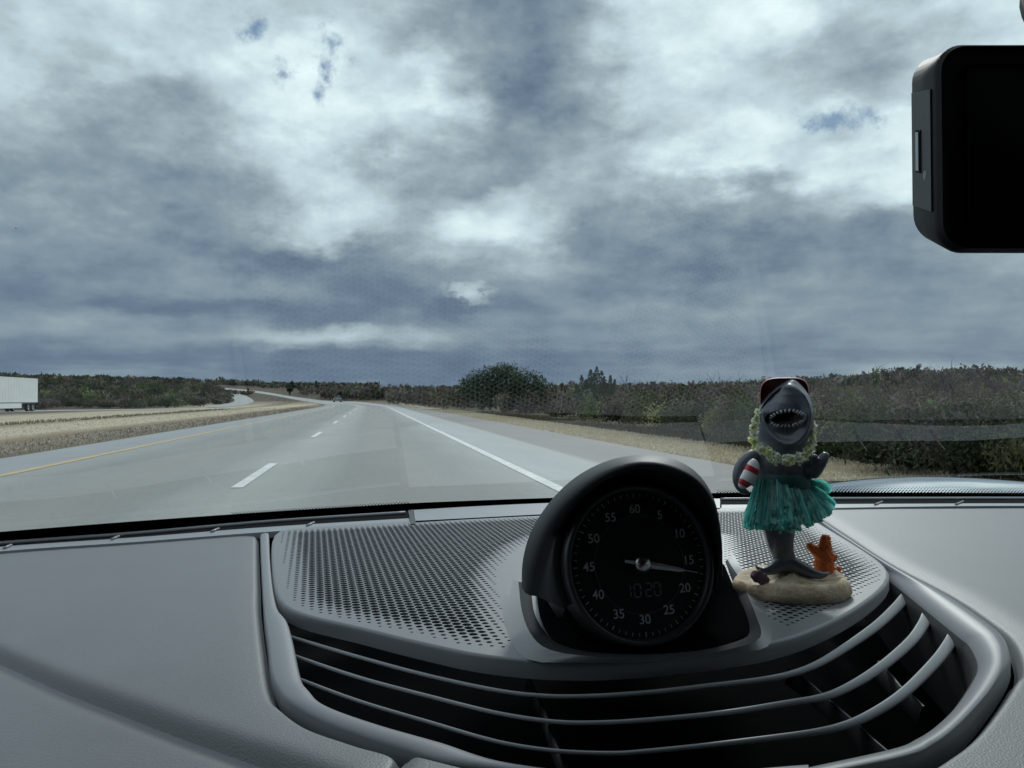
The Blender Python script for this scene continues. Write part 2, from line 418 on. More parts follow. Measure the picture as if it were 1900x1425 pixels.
def road_material():
    m, nt, b = newmat('worn_concrete'); L = nt.links.new
    uv = nt.nodes.new('ShaderNodeUVMap'); sp = nt.nodes.new('ShaderNodeSeparateXYZ'); L(uv.outputs[0], sp.inputs[0])
    def noise(sx, sy, s, det=6, r=.6):
        mp = nt.nodes.new('ShaderNodeMapping'); mp.inputs['Scale'].default_value = (sx, sy, 1); L(uv.outputs[0], mp.inputs[0])
        n = nt.nodes.new('ShaderNodeTexNoise'); n.inputs['Scale'].default_value = s; n.inputs['Detail'].default_value = det; n.inputs['Roughness'].default_value = r
        L(mp.outputs[0], n.inputs['Vector']); return n.outputs['Fac']
    def MM(op, a, b2, c2=None):
        n = nt.nodes.new('ShaderNodeMath'); n.operation = op
        for i, q in enumerate((a, b2, c2)):
            if q is None: continue
            if isinstance(q, (int, float)): n.inputs[i].default_value = q
            else: L(q, n.inputs[i])
        return n.outputs[0]
    n1 = noise(1, .03, 2.2, 5, .6); n2 = noise(1, .25, 1.0, 8, .65); n3 = noise(1, 1, 14, 4, .7)
    lw = MM('ADD', sp.outputs[0], MM('MULTIPLY', MM('SUBTRACT', n1, .5), .35))
    lw = MM('ADD', lw, MM('MULTIPLY', MM('SUBTRACT', n2, .5), .16))
    cr = nt.nodes.new('ShaderNodeValToRGB'); el = cr.color_ramp.elements
    base = (.315, .322, .31); tr = (.255, .262, .255); lt = (.365, .37, .355)
    st = [(-9, (.26, .27, .285)), (-8.3, (.30, .315, .33)), (-7.5, (.31, .32, .325)), (-7.1, base), (-6.3, tr), (-5.35, (.272, .272, .258)), (-4.4, tr), (-3.6, lt), (-2.9, base), (-2.5, tr), (-1.75, (.270, .268, .252)), (-1.0, tr), (-.35, base), (.25, (.41, .425, .42)), (1.45, (.385, .395, .39)), (1.62, (.25, .238, .232)), (3.6, (.24, .225, .215))]
    while len(el) < len(st): el.new(.5)
    for e, (p, c) in zip(el, st): e.position = (p + 10) / 15.; e.color = (*c, 1)
    L(MM('MULTIPLY_ADD', lw, 1 / 15., 10 / 15.), cr.inputs[0])
    mx = nt.nodes.new('ShaderNodeMixRGB'); mx.blend_type = 'MULTIPLY'; mx.inputs[0].default_value = 1
    r2 = nt.nodes.new('ShaderNodeMapRange'); L(n3, r2.inputs['Value']); r2.inputs['From Min'].default_value = .25; r2.inputs['From Max'].default_value = .75; r2.inputs['To Min'].default_value = .86; r2.inputs['To Max'].default_value = 1.08
    r3 = nt.nodes.new('ShaderNodeMapRange'); L(n2, r3.inputs['Value']); r3.inputs['From Min'].default_value = .25; r3.inputs['From Max'].default_value = .75; r3.inputs['To Min'].default_value = .88; r3.inputs['To Max'].default_value = 1.08
    # transverse joints each 4.6 m
    fr = MM('FRACT', MM('MULTIPLY', sp.outputs[1], 1 / 4.6), None)
    jn = MM('LESS_THAN', fr, .006)
    k = MM('SUBTRACT', MM('MULTIPLY', r2.outputs[0], r3.outputs[0]), MM('MULTIPLY', jn, .12))
    L(cr.outputs[0], mx.inputs[1]); L(k, mx.inputs[2]); L(mx.outputs[0], b.inputs['Base Color'])
    b.inputs['Roughness'].default_value = .75; b.inputs['Specular IOR Level'].default_value = .35
    return m
M_road = road_material()
M_white = mat('road_paint_white', (.78, .79, .77), .6, var=.35, vscale=6)
M_yel = mat('road_paint_yellow', (.62, .46, .22), .6, var=.3, vscale=5)
def strip(name, lat0, lat1, s0, s1, dz, m, ds=2.0, nl=2, parent=None):
    ss_ = np.linspace(s0, s1, max(2, int((s1 - s0) / ds)) + 1); la = np.linspace(lat0, lat1, nl)
    v = []; uv = []; f = []
    for s in ss_:
        for l in la:
            p = path(s, l); v.append((p[0], p[1], float(terr(p[0], p[1])) + dz)); uv.append((l, s))
    for i in range(len(ss_) - 1):
        for j in range(nl - 1):
            a = i * nl + j; f.append((a, a + 1, a + nl + 1, a + nl))
    return mesh(name, v, f, m, parent, uv=uv)
road = tag(strip('road', -8.6, 3.5, -30, 205, .030, M_road, 2.0, 14), kind='structure')
r_edge = tag(strip('edge_line_white', -.075, .085, -30, 205, .036, M_white), kind='structure')
y_edge = tag(strip('edge_line_yellow', -7.22, -7.08, -30, 205, .036, M_yel), kind='structure')
# dashed lane line: first dash seen between y 905 and 863 px
def s_at(px, py):
    r = ray(px, py); t = -CH / r[2]; p = O + r * t; return p[0] * TX + p[1] * TY
sA, sB = s_at(425, 905), s_at(498, 863)
v = []; f = []
dash0 = sA; L_d = 3.05; step = 12.2
for k in range(-2, 14):
    s = dash0 + k * step
    p = [path(s, -3.80), path(s, -3.66), path(s + L_d * 1.15, -3.66), path(s + L_d * 1.15, -3.80)]
    b0 = len(v); v += [(q[0], q[1], float(terr(q[0], q[1])) + .036) for q in p]; f.append((b0, b0 + 1, b0 + 2, b0 + 3))
tag(mesh('lane_line_dashes', v, f, M_white, smooth=False), kind='structure')

# far carriageways, draped on the terrain
def drape(px, py, dz=.06):
    r = ray(px, py); ts = np.geomspace(12, 900, 500); pts = O + r * ts[:, None]
    h = pts[:, 2] - terr(pts[:, 0], pts[:, 1]) - dz
    k = np.argmax(h < 0) if (h < 0).any() else len(ts) - 1
    if k == 0 or not (h < 0).any(): t = 420.
    else:
        a, b = ts[k - 1], ts[k]; ha, hb = h[k - 1], h[k]; t = a + (b - a) * ha / (ha - hb)
    p = O + r * t
    return np.array([p[0], p[1], float(terr(p[0], p[1])) + dz])
M_far = mat('far_concrete', (.34, .345, .335), .8, var=.12, vscale=.2)
def ribbon(name, up, lo, n=40):
    a = polyres(up, n); b = polyres(lo, n); cs = []
    for w in (0, .5, 1): cs.append(np.array([drape(*(a[i] * (1 - w) + b[i] * w)) for i in range(n)]))
    vv, ff = loft(cs); return tag(mesh(name, vv, ff, M_far, uv=vv[:, :2]), kind='structure')
ribbon('far_road', [(632, 744.5), (600, 743), (575, 740), (545, 736), (500, 728.5), (460, 723.5), (425, 720.6), (392, 720)],
       [(640, 751), (600, 750), (575, 746), (545, 741), (500, 732.5), (460, 727), (430, 723.4), (392, 722.3)])
ribbon('opposite_road', [(392, 722.5), (408, 725.5), (424, 732.5), (433, 740), (434, 745), (425, 748.5), (405, 751.0), (385, 752.2)],
       [(410, 722.2), (432, 726.5), (452, 732.5), (467, 740), (470, 746), (455, 751), (428, 754.5), (385, 756)])
# carriageway beyond the median, where the lorry drives
def pl(s, lat): return np.array([RX + TX * (s - 8.8) + NX * lat, RY + TY * (s - 8.8) + NY * lat])
cl_ = spline([(-39, 109.5), (-48, 108.5), (-55.5, 104), (-60, 96), (-60, 84), (-55, 55), (-45, 0), (-40, -30)], 90)
T_ = np.gradient(cl_, axis=0); T_ /= np.linalg.norm(T_, axis=1)[:, None]; N_ = np.column_stack([T_[:, 1], -T_[:, 0]])
cs = []
for w in (-4.5, 0, 4.5):
    q = cl_ + N_ * w; cs.append(np.column_stack([q, terr(q[:, 0], q[:, 1]) + .04]))
vv, ff = loft(cs); tag(mesh('opposite_carriageway', vv, ff, M_far, uv=vv[:, :2]), kind='structure')

# ================================================================== VEGETATION
M_leaf = attrmat('leaves', .8, .15, .25); M_twig = attrmat('twigs', .9, .1)
M_bark = mat('bark', (.10, .085, .075), .9)
def leafquads(cen, size, elong=1.6, vert=0.0):
    n = len(cen); a = rng.normal(size=(n, 3)); a[:, 2] += vert * np.sign(rng.random(n) - .1) * 2
    a /= np.linalg.norm(a, axis=1)[:, None]
    b = np.cross(a, rng.normal(size=(n, 3))); b /= np.linalg.norm(b, axis=1)[:, None]
    s = (size * rng.uniform(.6, 1.3, n))[:, None]
    return np.stack([cen - a * s * elong - b * s * .35, cen - b * s * .0 + a * s * elong * -.1 + b * s * .8, cen + a * s * elong + b * s * .15, cen - b * s * .8 + a * s * .1], 1)
def blobpts(c, r, n, nl=9, fill=.55):
    # points in the outer part of several overlapping lobes
    c = np.array(c, float); r = np.array(r, float)
    lo = rng.normal(size=(nl, 3)); lo /= np.linalg.norm(lo, axis=1)[:, None]; lo *= rng.uniform(.25, .72, nl)[:, None]
    lo[:, 2] = np.abs(lo[:, 2]) * .9 - .25
    lr = rng.uniform(.32, .55, nl); k = rng.integers(0, nl, n)
    p = rng.normal(size=(n, 3)); p /= np.linalg.norm(p, axis=1)[:, None]
    p *= (rng.random(n) ** .4)[:, None]
    return c + (lo[k] + p * lr[k][:, None]) * r, k
PALS = {'olive': (.085, .088, .045), 'dark': (.042, .055, .032), 'brown': (.105, .088, .068), 'grey': (.115, .105, .095), 'green': (.055, .078, .028), 'yell': (.13, .125, .05), 'juni': (.055, .078, .046), 'purp': (.10, .086, .082)}
def palcol(name, n, sd=.15):
    b = np.array(PALS[name]); return np.clip(b * np.exp(rng.normal(0, sd, (n, 1))) * (1 + rng.normal(0, .06, (n, 3))), 0.003, 1)
def thicket(name, spec, label, nmax=None):
    Vs = []; Cs = []
    for (x, y, h, w, pal, nq, sz) in spec:
        z = float(terr(x, y)); c = (x, y, z + h * .5)
        p, k = blobpts(c, (w, w, h * .62), nq, 6)
        p[:, 2] = np.maximum(p[:, 2], z + .02)
        Vs.append(leafquads(p, np.full(nq, sz), 2.0, .5)); cc = palcol(pal, nq) * math.exp(rng.normal(0, .36) + .22 * math.sin(x * .55 + y * .21) + .12)
        cc *= (1 + (rng.normal(0, .10, 6))[k])[:, None]; Cs.append(np.clip(cc, .003, 1))
    return tag(fastquads(name, np.concatenate(Vs), M_leaf, cols=np.concatenate(Cs)), label, 'scrub', kind='stuff')
def pick(w): 
    ks = list(w); return random.choices(ks, [w[k] for k in ks])[0]
# right side: from the verge to the hill
spec = []
while len(spec) < 1500:
    px = random.uniform(640, 2150); d = math.exp(random.uniform(math.log(11), math.log(150)))
    x = (px - 950) / F * d; la = lateral(x, d)
    if la < 6.6: continue
    h = np.clip(CH + (740 - random.choice((random.uniform(716, 742), random.uniform(725, 752), random.uniform(706, 735)))) / F * d + random.uniform(-.1, .2), .6, 3.6)
    if px < 1100: h = min(h, CH + 22 / F * d)
    near = d < 28
    w = dict(olive=3, dark=1.0, brown=4, grey=1.6, green=.7, purp=3, yell=.4) if px > 1350 else dict(olive=1.2, dark=2.0, brown=3, grey=.6, green=.5, purp=4)
    spec.append((x, d, h, random.uniform(.5, .95) * max(1, h * .6), pick(w), 620 if near else (330 if d < 60 else 120), (.022 if near else (.042 if d < 60 else .10))))
for i in range(900):
    px = random.uniform(1150, 2400); d = math.exp(random.uniform(math.log(8.5), math.log(34)))
    x = (px - 950) / F * d; la = lateral(x, d)
    if la < (5.0 if d < 12 else 5.9) or la > 16: continue
    spec.append((x, d, random.uniform(.45, .95) + .03 * d, random.uniform(.4, .8), pick(dict(olive=2, dark=4, brown=1.6, green=2.2, purp=1)), 380, .022))
thicket('roadside_thicket', spec, 'tangled brown and olive scrub filling the ground right of the highway up to the hill')
spec = []
for i in range(2600):
    px = random.uniform(620, 2200); d = math.exp(random.uniform(math.log(120), math.log(470)))
    x = (px - 950) / F * d
    if lateral(x, d) < 9: continue
    h = random.choice((random.uniform(1.2, 3.0), random.uniform(2.0, 5.2))) * (1.0 if px > 1400 else .75)
    spec.append((x, d, h, random.uniform(1.4, 3.2), pick(dict(olive=2, dark=2.0, brown=2, purp=3, grey=1, green=.4)), 40, .32))
for i in range(520):
    px = random.uniform(600, 860); py = random.uniform(736, 752.5 + max(0, px - 720) * .12)
    if px < 720 and py > 743: py = random.uniform(733, 742.5)
    q = drape(px, py)
    if q[1] < 60: continue
    spec.append((q[0], q[1], (py - random.uniform(711, 722)) / F * q[1], q[1] * .010, pick(dict(dark=2.2, purp=4, brown=2, olive=1)), 60, q[1] * .0011))
thicket('hill_scrub', spec, 'low dark brush covering the hill and plain behind the roadside scrub')
spec = []
while len(spec) < 2300:
    px = random.uniform(-250, 470); d = math.exp(random.uniform(math.log(104), math.log(330)))
    if px > 372 and d < 300: continue
    x = (px - 950) / F * d; la = lateral(x, d)
    if d < (108 if px < 100 else 119) + max(0, px - 250) * .06: continue
    g = d > 150
    spec.append((x, d, random.uniform(1.3, 3.0) if d > 125 else random.uniform(1.0, 2.2), random.uniform(1.1, 2.4), pick(dict(olive=2, dark=3.2, brown=1.4, purp=1.8, green=1.2)) , 90 if not g else 60, .13 if not g else .22))
for i in range(260):
    px = random.uniform(368, 428); py = random.uniform(722, 750)
    if px > 392 and not (726 + abs(px - 400) * .35 < py < 750 - max(0, px - 415) * .5): continue
    q = drape(px, py); spec.append((q[0], q[1], (17 if px < 395 else 8) / F * q[1], q[1] * .006, pick(dict(dark=3, purp=2, brown=1, olive=2)), 60, q[1] * .0010))
thicket('median_side_scrub', spec, 'dark green and grey brush on the low rise beyond the lorry')
spec = []
for i in range(700):
    px = random.uniform(380, 700); d = random.uniform(300, 700)
    if px < 560 and d < 460: continue
    x = (px - 950) / F * d
    spec.append((x, d, random.uniform(3, 5.5), random.uniform(2.5, 5), pick(dict(dark=3, purp=2, brown=2, green=.6)), 40, .5))
thicket('distant_scrub', spec, 'far low woodland where the two roads curve out of sight')

def tree(px, d, top, wid, kind, name, label, cat='tree', group=None, pal='dark', nl=2600, leaf=.12, base=None, lobes=14):
    x = (px - 950) / F * d; zb = float(terr(x, d)); H = CH + (740 - top) / F * d - zb; W = wid / F * d / 2
    root = empty(name, (x, d, zb)); tag(root, label, cat, group)
    mb = MB()
    if kind == 'bare':
        def br(p, dr, ln, r, lev):
            n = 4; pts = [p]; rr = [r]
            for i in range(n):
                dr = (dr + Vector(rng.normal(size=3)) * .16 + Vector((0, 0, .05))).normalized(); p = p + dr * ln / n; pts.append(p); rr.append(r * (1 - .5 * (i + 1) / n))
            mb.tube(pts, rr, 5 if lev < 2 else 3, cap=False)
            if lev < 4:
                for i in range(3 if lev < 2 else 2):
                    q = pts[random.choice([2, 3, 4])]
                    e = Vector(rng.normal(size=3)).normalized(); e = (dr * .9 + (e - dr * e.dot(dr)) * .75 + Vector((0, 0, .15))).normalized()
                    br(q, e, ln * random.uniform(.55, .78), r * .5, lev + 1)
        for k in range(random.choice([2, 3])):
            br(Vector((x + rng.normal() * .1, d + rng.normal() * .1, zb)), Vector((rng.normal() * .22, rng.normal() * .2, 1)).normalized(), H * .46, H * .022 + .026, 0)
        mb.build('trunk', M_bark, root)
        return root
    for k in range(3):
        e = Vector((rng.normal() * .3, rng.normal() * .3, 1)); p0 = Vector((x, d, zb)); mb.tube([p0, p0 + e * H * .22, p0 + e * H * .45 + Vector((0, 0, .05)) * H], [H * .04, H * .03, H * .012], 6)
    mb.build('trunk', M_bark, root)
    if kind == 'lobed':
        cx = [g[0] for g in lobes]; L_ = np.array(lobes, float); wts = L_[:, 2] ** 2; k = rng.choice(len(L_), nl, p=wts / wts.sum())
        p = rng.normal(size=(nl, 3)); p /= np.linalg.norm(p, axis=1)[:, None]; p *= (rng.random(nl) ** .3)[:, None]
        p *= (1 + .26 * np.sin(p[:, 0] * 9 + k) * np.sin(p[:, 2] * 8 + k * 2) + .10 * rng.normal(size=nl))[:, None]
        sx = d / F; dep = rng.normal(0, 1, len(L_)) * W * .25
        c3 = np.stack([(L_[:, 0] - 950) * sx, d + dep, CH + (740 - L_[:, 1]) * sx], 1)[k]
        p = c3 + p * (L_[:, 2] * sx)[k][:, None] * np.array([1, 1.2, .9]); p[:, 2] = np.clip(p[:, 2], zb + .05, None)
        cs = palcol(pal, nl, .22) * (1 + rng.normal(0, .12, len(L_))[k])[:, None]; q = leafquads(p, np.full(nl, leaf), 1.5, .1)
    elif kind == 'plumes':
        P_ = []; m_ = nl // len(lobes)
        for (bx, tx_, ty_, wd) in lobes:
            t = rng.random(m_) ** .75; rad = 2.0 * wd / F * d * (1.02 - t) ** .62 * (.85 + .25 * rng.random(m_)) * rng.random(m_) ** .5; an = rng.uniform(0, 6.28, m_)
            xc = ((bx - 950) * (1 - t) + (tx_ - 950) * t) / F * d; hh = CH + (740 - ty_) / F * d - zb
            P_.append(np.stack([xc + rad * np.cos(an), d + rad * np.sin(an), zb + .1 + t * hh], 1))
        p = np.concatenate(P_); cs = palcol(pal, len(p), .22); q = leafquads(p, np.full(len(p), leaf), 2.0, 1.0)
    elif kind == 'round':
        p, k = blobpts((x, d, zb + H * .52), (W, W, H * .5), nl, lobes); 
        t = (p[:, 2] - zb) / H; sh = 1 - .35 * np.clip(t, 0, 1) ** 2
        p[:, 0] = x + (p[:, 0] - x) * sh
        p[:, 2] = np.clip(p[:, 2], zb + .05, None)
        cs = palcol(pal, nl, .3) * (1 + rng.normal(0, .18, lobes)[k])[:, None]
        q = leafquads(p, np.full(nl, leaf), 1.8, .2)
    else:   # spiky: several upright plumes
        P_ = []; npl = 9
        for i in range(npl):
            ox = rng.uniform(-1, 1); hh = H * (1 - .55 * abs(ox) ** 1.3) * rng.uniform(.82, 1.0); m_ = nl // npl
            t = rng.random(m_) ** .8; rad = W * .26 * (1 - t * .93) * rng.random(m_) ** .5; an = rng.uniform(0, 6.28, m_)
            P_.append(np.stack([x + ox * W * .8 * (.5 + .5 * t) + rad * np.cos(an), d + rng.normal() * W * .3 + rad * np.sin(an), zb + t * hh], 1))
        p = np.concatenate(P_); cs = palcol(pal, len(p), .3); q = leafquads(p, np.full(len(p), leaf), 2.4, 1.2)
    fastquads('crown', q, M_leaf, root, np.clip(cs, .003, 1))
    return root
tree(934, 62, 668, 152, 'lobed', 'juniper_tree', 'large rounded dark green juniper rising over the scrub right of the road', pal='juni', nl=15000, leaf=.055,
     lobes=[(930, 690, 20), (918, 697, 24), (946, 696, 25), (895, 705, 24), (962, 706, 24), (876, 708, 19), (987, 709, 22), (1001, 713, 16), (866, 714, 14), (935, 718, 44), (900, 727, 34), (975, 727, 38), (870, 729, 20), (1005, 729, 18)])
tree(1104, 44, 684, 66, 'plumes', 'juniper_tree', 'small spiky juniper with several upright points right of the rounded one', pal='juni', nl=5200, leaf=.034,
     lobes=[(1084, 1079, 700, 8), (1090, 1087, 708, 9), (1096, 1096, 689, 10), (1102, 1103, 695, 10), (1107, 1107, 684, 9), (1112, 1116, 692, 10), (1116, 1121, 703, 9), (1128, 1133, 699, 6), (1133, 1141, 708, 6), (1078, 1069, 716, 7), (1100, 1094, 704, 14), (1120, 1124, 714, 12)])
tree(1608, 21, 735, 60, 'round', 'shrub', 'bright yellow green shrub in the brown scrub right of the figurine head', 'shrub', pal='yell', nl=2200, leaf=.02)
tree(1085, 48, 722, 80, 'round', 'shrub', 'low green shrub at the left foot of the spiky juniper', 'shrub', pal='green', nl=2000, leaf=.05)
tree(1368, 34, 716, 90, 'round', 'shrub', 'olive shrub poking above the scrub left of the shark figurine', 'shrub', pal='olive', nl=2500, leaf=.035)
for i, (px, d, top, lab) in enumerate([(1176, 50, 694, 'slim bare sapling left of a taller pair, between spiky juniper and figurine'), (1215, 46, 700, 'short bare sapling above the scrub, centre of the row before the figurine'), (1270, 40, 697, 'bare sapling just left of the olive shrub'), (1330, 34, 686, 'tall thin bare sapling behind the olive shrub'), (1392, 34, 690, 'bare sapling close to the left side of the figurine cap')]):
    tree(px, d, top, 30, 'bare', 'bare_sapling', lab, 'sapling', 'leafless saplings before the figurine')
for i, (px, d, top, lab) in enumerate([(1652, 30, 676, 'thin bare tree left of the forked pair on the right hill'), (1728, 26, 672, 'bare tree leaning left of the tallest one on the right'), (1762, 26, 664, 'tallest bare forked tree against the cloud on the right'), (1842, 28, 684, 'small bare tree toward the right edge of the windscreen'), (1868, 22, 726, 'low bare tree with slanting limb near the right edge'), (1792, 22, 716, 'low bare tree in the scrub below the tallest forked one')]):
    tree(px, d, top, 60, 'bare', 'bare_tree', lab, 'tree', 'leafless trees on the right')
for i, (px, d, top, w, lab) in enumerate([(1603, 325, 693, 17, 'leftmost round bush on the right ridge line'), (1686, 325, 691, 24, 'widest round bush on the right ridge line'), (1802, 320, 694, 20, 'round bush on the ridge just right of the tallest bare tree'), (1878, 320, 694, 18, 'rightmost round bush on the ridge near the frame edge')]):
    tree(px, d, top, w, 'round', 'ridge_bush', lab, 'bush', 'round bushes on the ridge line', pal='dark', nl=700, leaf=.3, lobes=6)
def d_on(px, la_):
    ds = np.linspace(6, 80, 4000); return float(ds[np.argmin(np.abs(lateral((px - 950) / F * ds, ds) - la_))])
for i, (px, la_, top, w, pal, lab) in enumerate([(1545, 6.3, 818, 90, 'green', 'dark green shrub at the verge right beside the figurine hand'), (1610, 6.2, 824, 80, 'brown', 'brown shrub at the verge between two dark green ones'), (1690, 6.0, 818, 110, 'dark', 'dark shrub at the verge where the dry grass narrows'), (1770, 5.7, 808, 120, 'green', 'dense dark shrub above the left end of the bonnet highlight'), (1845, 5.5, 806, 120, 'green', 'deep green shrub above the bonnet, second from the right edge'), (1925, 5.4, 800, 120, 'dark', 'dark green shrub cut by the right edge of the picture')]):
    tree(px, d_on(px, la_), top, w, 'round', 'roadside_shrub', lab, 'shrub', 'shrubs along the right verge', pal=pal, nl=5200, leaf=.017, lobes=12)
for i, (px, d, top, w, lab) in enumerate([(538, 330, 706, 22, 'dark round tree left of the far bend on the skyline'), (566, 340, 709, 24, 'second dark round tree over the far bend'), (590, 345, 712, 18, 'small dark tree at the right end of the far pair')]):
    tree(px, d, top, w, 'round', 'distant_tree', lab, 'tree', 'trees over the far bend', pal='dark', nl=700, leaf=.4, lobes=6)
for i, (px, d, top, w, lab) in enumerate([(90, 215, 694, 36, 'dark skyline tree just right of the lorry roof'), (140, 215, 694, 34, 'second skyline tree right of the lorry'), (215, 225, 697, 40, 'broad skyline tree in the middle of the left rise'), (285, 235, 697, 46, 'broadest dark tree on the left rise'), (330, 240, 699, 34, 'last dark tree at the right end of the left rise')]):
    tree(px, d, top, w, 'round', 'skyline_tree', lab, 'tree', 'trees along the left rise', pal='dark', nl=1200, leaf=.24, lobes=8)

# bare twigs through the scrub
Vs = []; Cs = []
for i in range(2600):
    px = random.uniform(1120, 2150); d = math.exp(random.uniform(math.log(12), math.log(70))); x = (px - 950) / F * d
    if lateral(x, d) < 6.8: continue
    z = float(terr(x, d)); h = np.clip(CH + (740 - random.gauss(727, 10)) / F * d, .8, 3.4)
    an = random.gauss(0, .35); an2 = random.gauss(0, .3); p = np.array([x, d, z + .2]); w = .004 + d * .00022
    for k in range(3):
        q = p + np.array([math.sin(an + random.gauss(0, .3)), math.sin(an2), 1]) * (h - .2) / 3
        ex = np.array([w * (1 - k * .28), 0, 0]); Vs.append([p - ex, p + ex, q + ex * .7, q - ex * .7]); Cs.append(np.array((.15, .13, .11)) * random.uniform(.6, 1.3)); p = q
tag(fastquads('scrub_twigs', np.array(Vs), M_twig, cols=np.array(Cs)), 'thin bare grey stems standing up through the right side scrub', 'twigs', kind='stuff')
# dry grass blades on the verges
def grass(name, n, latr, sr, h, colr, label):
    la = rng.uniform(*latr, n); s = np.exp(rng.uniform(math.log(sr[0]), math.log(sr[1]), n))
    pts = np.array([pl(a, b) for a, b in zip(s, la)]); z = terr(pts[:, 0], pts[:, 1])
    c = np.column_stack([pts, z]); hh = h * rng.uniform(.4, 1.2, n) ; w = (.006 + s * .0006)
    lean = rng.normal(0, .35, (n, 2)) * hh[:, None]; an = rng.uniform(0, 6.28, n); dx = np.column_stack([np.cos(an) * w, np.sin(an) * w, np.zeros(n)])
    tip = c + np.column_stack([lean, hh])
    V = np.stack([c - dx, c + dx, tip + dx * .25, tip - dx * .25], 1)
    cc = np.array(colr) * np.exp(rng.normal(0, .13, (n, 1)))
    tag(fastquads(name, V, M_leaf, cols=cc), label, 'grass', kind='stuff')
grass('verge_grass', 20000, (3.6, 6.1), (8, 80), .045, (.54, .48, .36), 'short dry tan grass along the right shoulder')
grass('median_grass', 14000, (-30, -8.8), (9, 110), .04, (.55, .485, .375), 'short dry grass over the median left of the road')
grass('median_weeds', 1800, (-24.5, -22), (30, 120), .16, (.20, .17, .11), 'darker line of weeds along the middle of the median')
grass('edge_weeds', 2500, (-10.9, -8.9), (9, 100), .06, (.24, .205, .16), 'brown weeds against the left edge of the pavement')
grass('verge_weeds', 5000, (6.0, 7.2), (9, 60), .16, (.11, .095, .06), 'taller brown weeds at the foot of the scrub')

# ================================================================== LORRY AND FAR CAR
M_trailer = mat('trailer_white', (.80, .82, .82), .45, var=.10, vscale=.7)
M_tyre = mat('tyre', (.02, .02, .02), .85); M_steel = mat('steel_dull', (.22, .22, .23), .5, metal=.6)
def local_part(name, mb, m, root, ang, loc):
    c, s = math.cos(ang), math.sin(ang)
    vv = [(loc[0] + x * c - y * s, loc[1] + x * s + y * c, loc[2] + z) for x, y, z in mb.v]
    return mesh(name, vv, mb.f, m, root, smooth=False)
def lorry():
    x0, y0 = (70 - 950) / F * 96, 96.0; z = float(terr(x0, y0)) + .03
    root = empty('semi_trailer_truck', (x0, y0, z)); tag(root, 'long white box trailer truck driving on the far carriageway at the left edge', 'truck')
    # local +x = towards the cab (towards us), side faces local +y ... built with x forward
    ang = math.atan2(-TY, -TX)
    def part(name, mb, m, sm=False): 
        o = local_part(name, mb, m, root, ang, (x0, y0, z)); return o
    W = 2.55
    b = MB(); b.box((0, -W, 1.12), (15.6, 0, 4.02)); body = part('trailer_body', b, M_trailer)
    b = MB()
    for i in range(22): b.box((.15 + i * .7, .002, 1.30), (.19 + i * .7, .014, 3.95))
    b.box((0, .001, 1.10), (15.6, .02, 1.24)); b.box((0, .001, 3.93), (15.6, .02, 4.03))
    o = part('side_posts', b, M_trailer)
    b = MB(); b.box((.3, -W + .1, .95), (15.4, -.1, 1.11)); part('chassis_rail', b, M_steel)
    b = MB(); b.box((4.4, -.06, .42), (11.6, -.02, 1.0)); part('side_skirt', b, M_trailer)
    def wheel(wx, wy):
        t = MB(); n = 20; r = .5
        def ring(rr, y): return np.array([(wx + rr * math.cos(a), y, .5 + rr * math.sin(a)) for a in np.linspace(0, 2 * math.pi, n, endpoint=False)])
        t.loft([ring(.28, wy + .0), ring(.47, wy + .01), ring(.5, wy - .04), ring(.5, wy - .26), ring(.47, wy - .3), ring(.28, wy - .3)], True)
        w = part('wheel', t, M_tyre)
        t = MB(); t.loft([ring(.02, wy - .05), ring(.12, wy - .02), ring(.2, wy - .07), ring(.28, wy - .01)], True)
        h = local_part('rim', t, M_steel, w, ang, (x0, y0, z))
    for wx in (1.2, 2.5): wheel(wx, -.02); wheel(wx, -W + .34)
    b = MB(); b.box((.25, -.55, .35), (.28, -.05, .95)); part('mud_flap', b, M_tyre)
    # tractor, beyond the frame
    b = MB(); b.box((16.3, -W + .05, .9), (19.2, -.05, 3.6)); b.box((19.2, -W + .25, .9), (21.2, -.25, 2.2)); part('cab', b, M_trailer)
    for wx in (15.3, 16.5, 20.6): wheel(wx, -.05); wheel(wx, -W + .38)
lorry()
def farcar():
    d = 190.; x = (626 - 950) / F * d; z = float(terr(x, d)) + .03
    root = empty('distant_car', (x, d, z)); tag(root, 'tiny dark car far ahead where the highway bends left', 'car')
    ang = math.atan2(TY, TX) + .12
    def part(name, mb, m, r=root): return local_part(name, mb, m, r, ang, (x, d, z))
    prof = [(-2.2, .35), (-2.25, .75), (-2.1, 1.0), (-1.5, 1.08), (1.0, 1.0), (2.0, .85), (2.25, .6), (2.2, .35)]
    b = MB(); b.loft([np.array([(px_, w, pz_) for px_, pz_ in prof]) for w in (-.9, .9)]); b.f.append(tuple(range(8))); b.f.append(tuple(range(15, 7, -1))); b.f.append((0, 8, 15, 7))
    part('body', b, mat('car_grey', (.16, .17, .19), .3))
    cab = [(-1.9, 1.0), (-1.3, 1.5), (.2, 1.52), (1.0, 1.0)]
    b = MB(); b.loft([np.array([(px_, w * .8, pz_) for px_, pz_ in cab]) for w in (-.9, .9)]); b.f.append((0, 1, 2, 3)); b.f.append((7, 6, 5, 4))
    part('cabin', b, M_satin)
    for wx in (-1.4, 1.4):
        for wy in (-.9, .7):
            b = MB(); ring = lambda yy: np.array([(wx + .33 * math.cos(a), yy, .33 + .33 * math.sin(a)) for a in np.linspace(0, 6.283, 12, endpoint=False)])
            b.loft([ring(wy), ring(wy + .2)], True); b.f.append(tuple(range(12))); b.f.append(tuple(range(23, 11, -1))); part('wheel', b, M_tyre)
    for wy in (-.75, .75):
        b = MB(); b.box((-2.28, wy - .12, .72), (-2.24, wy + .12, .86)); part('tail_light', b, mat('tail_red', (.35, .02, .02), .4))
farcar()
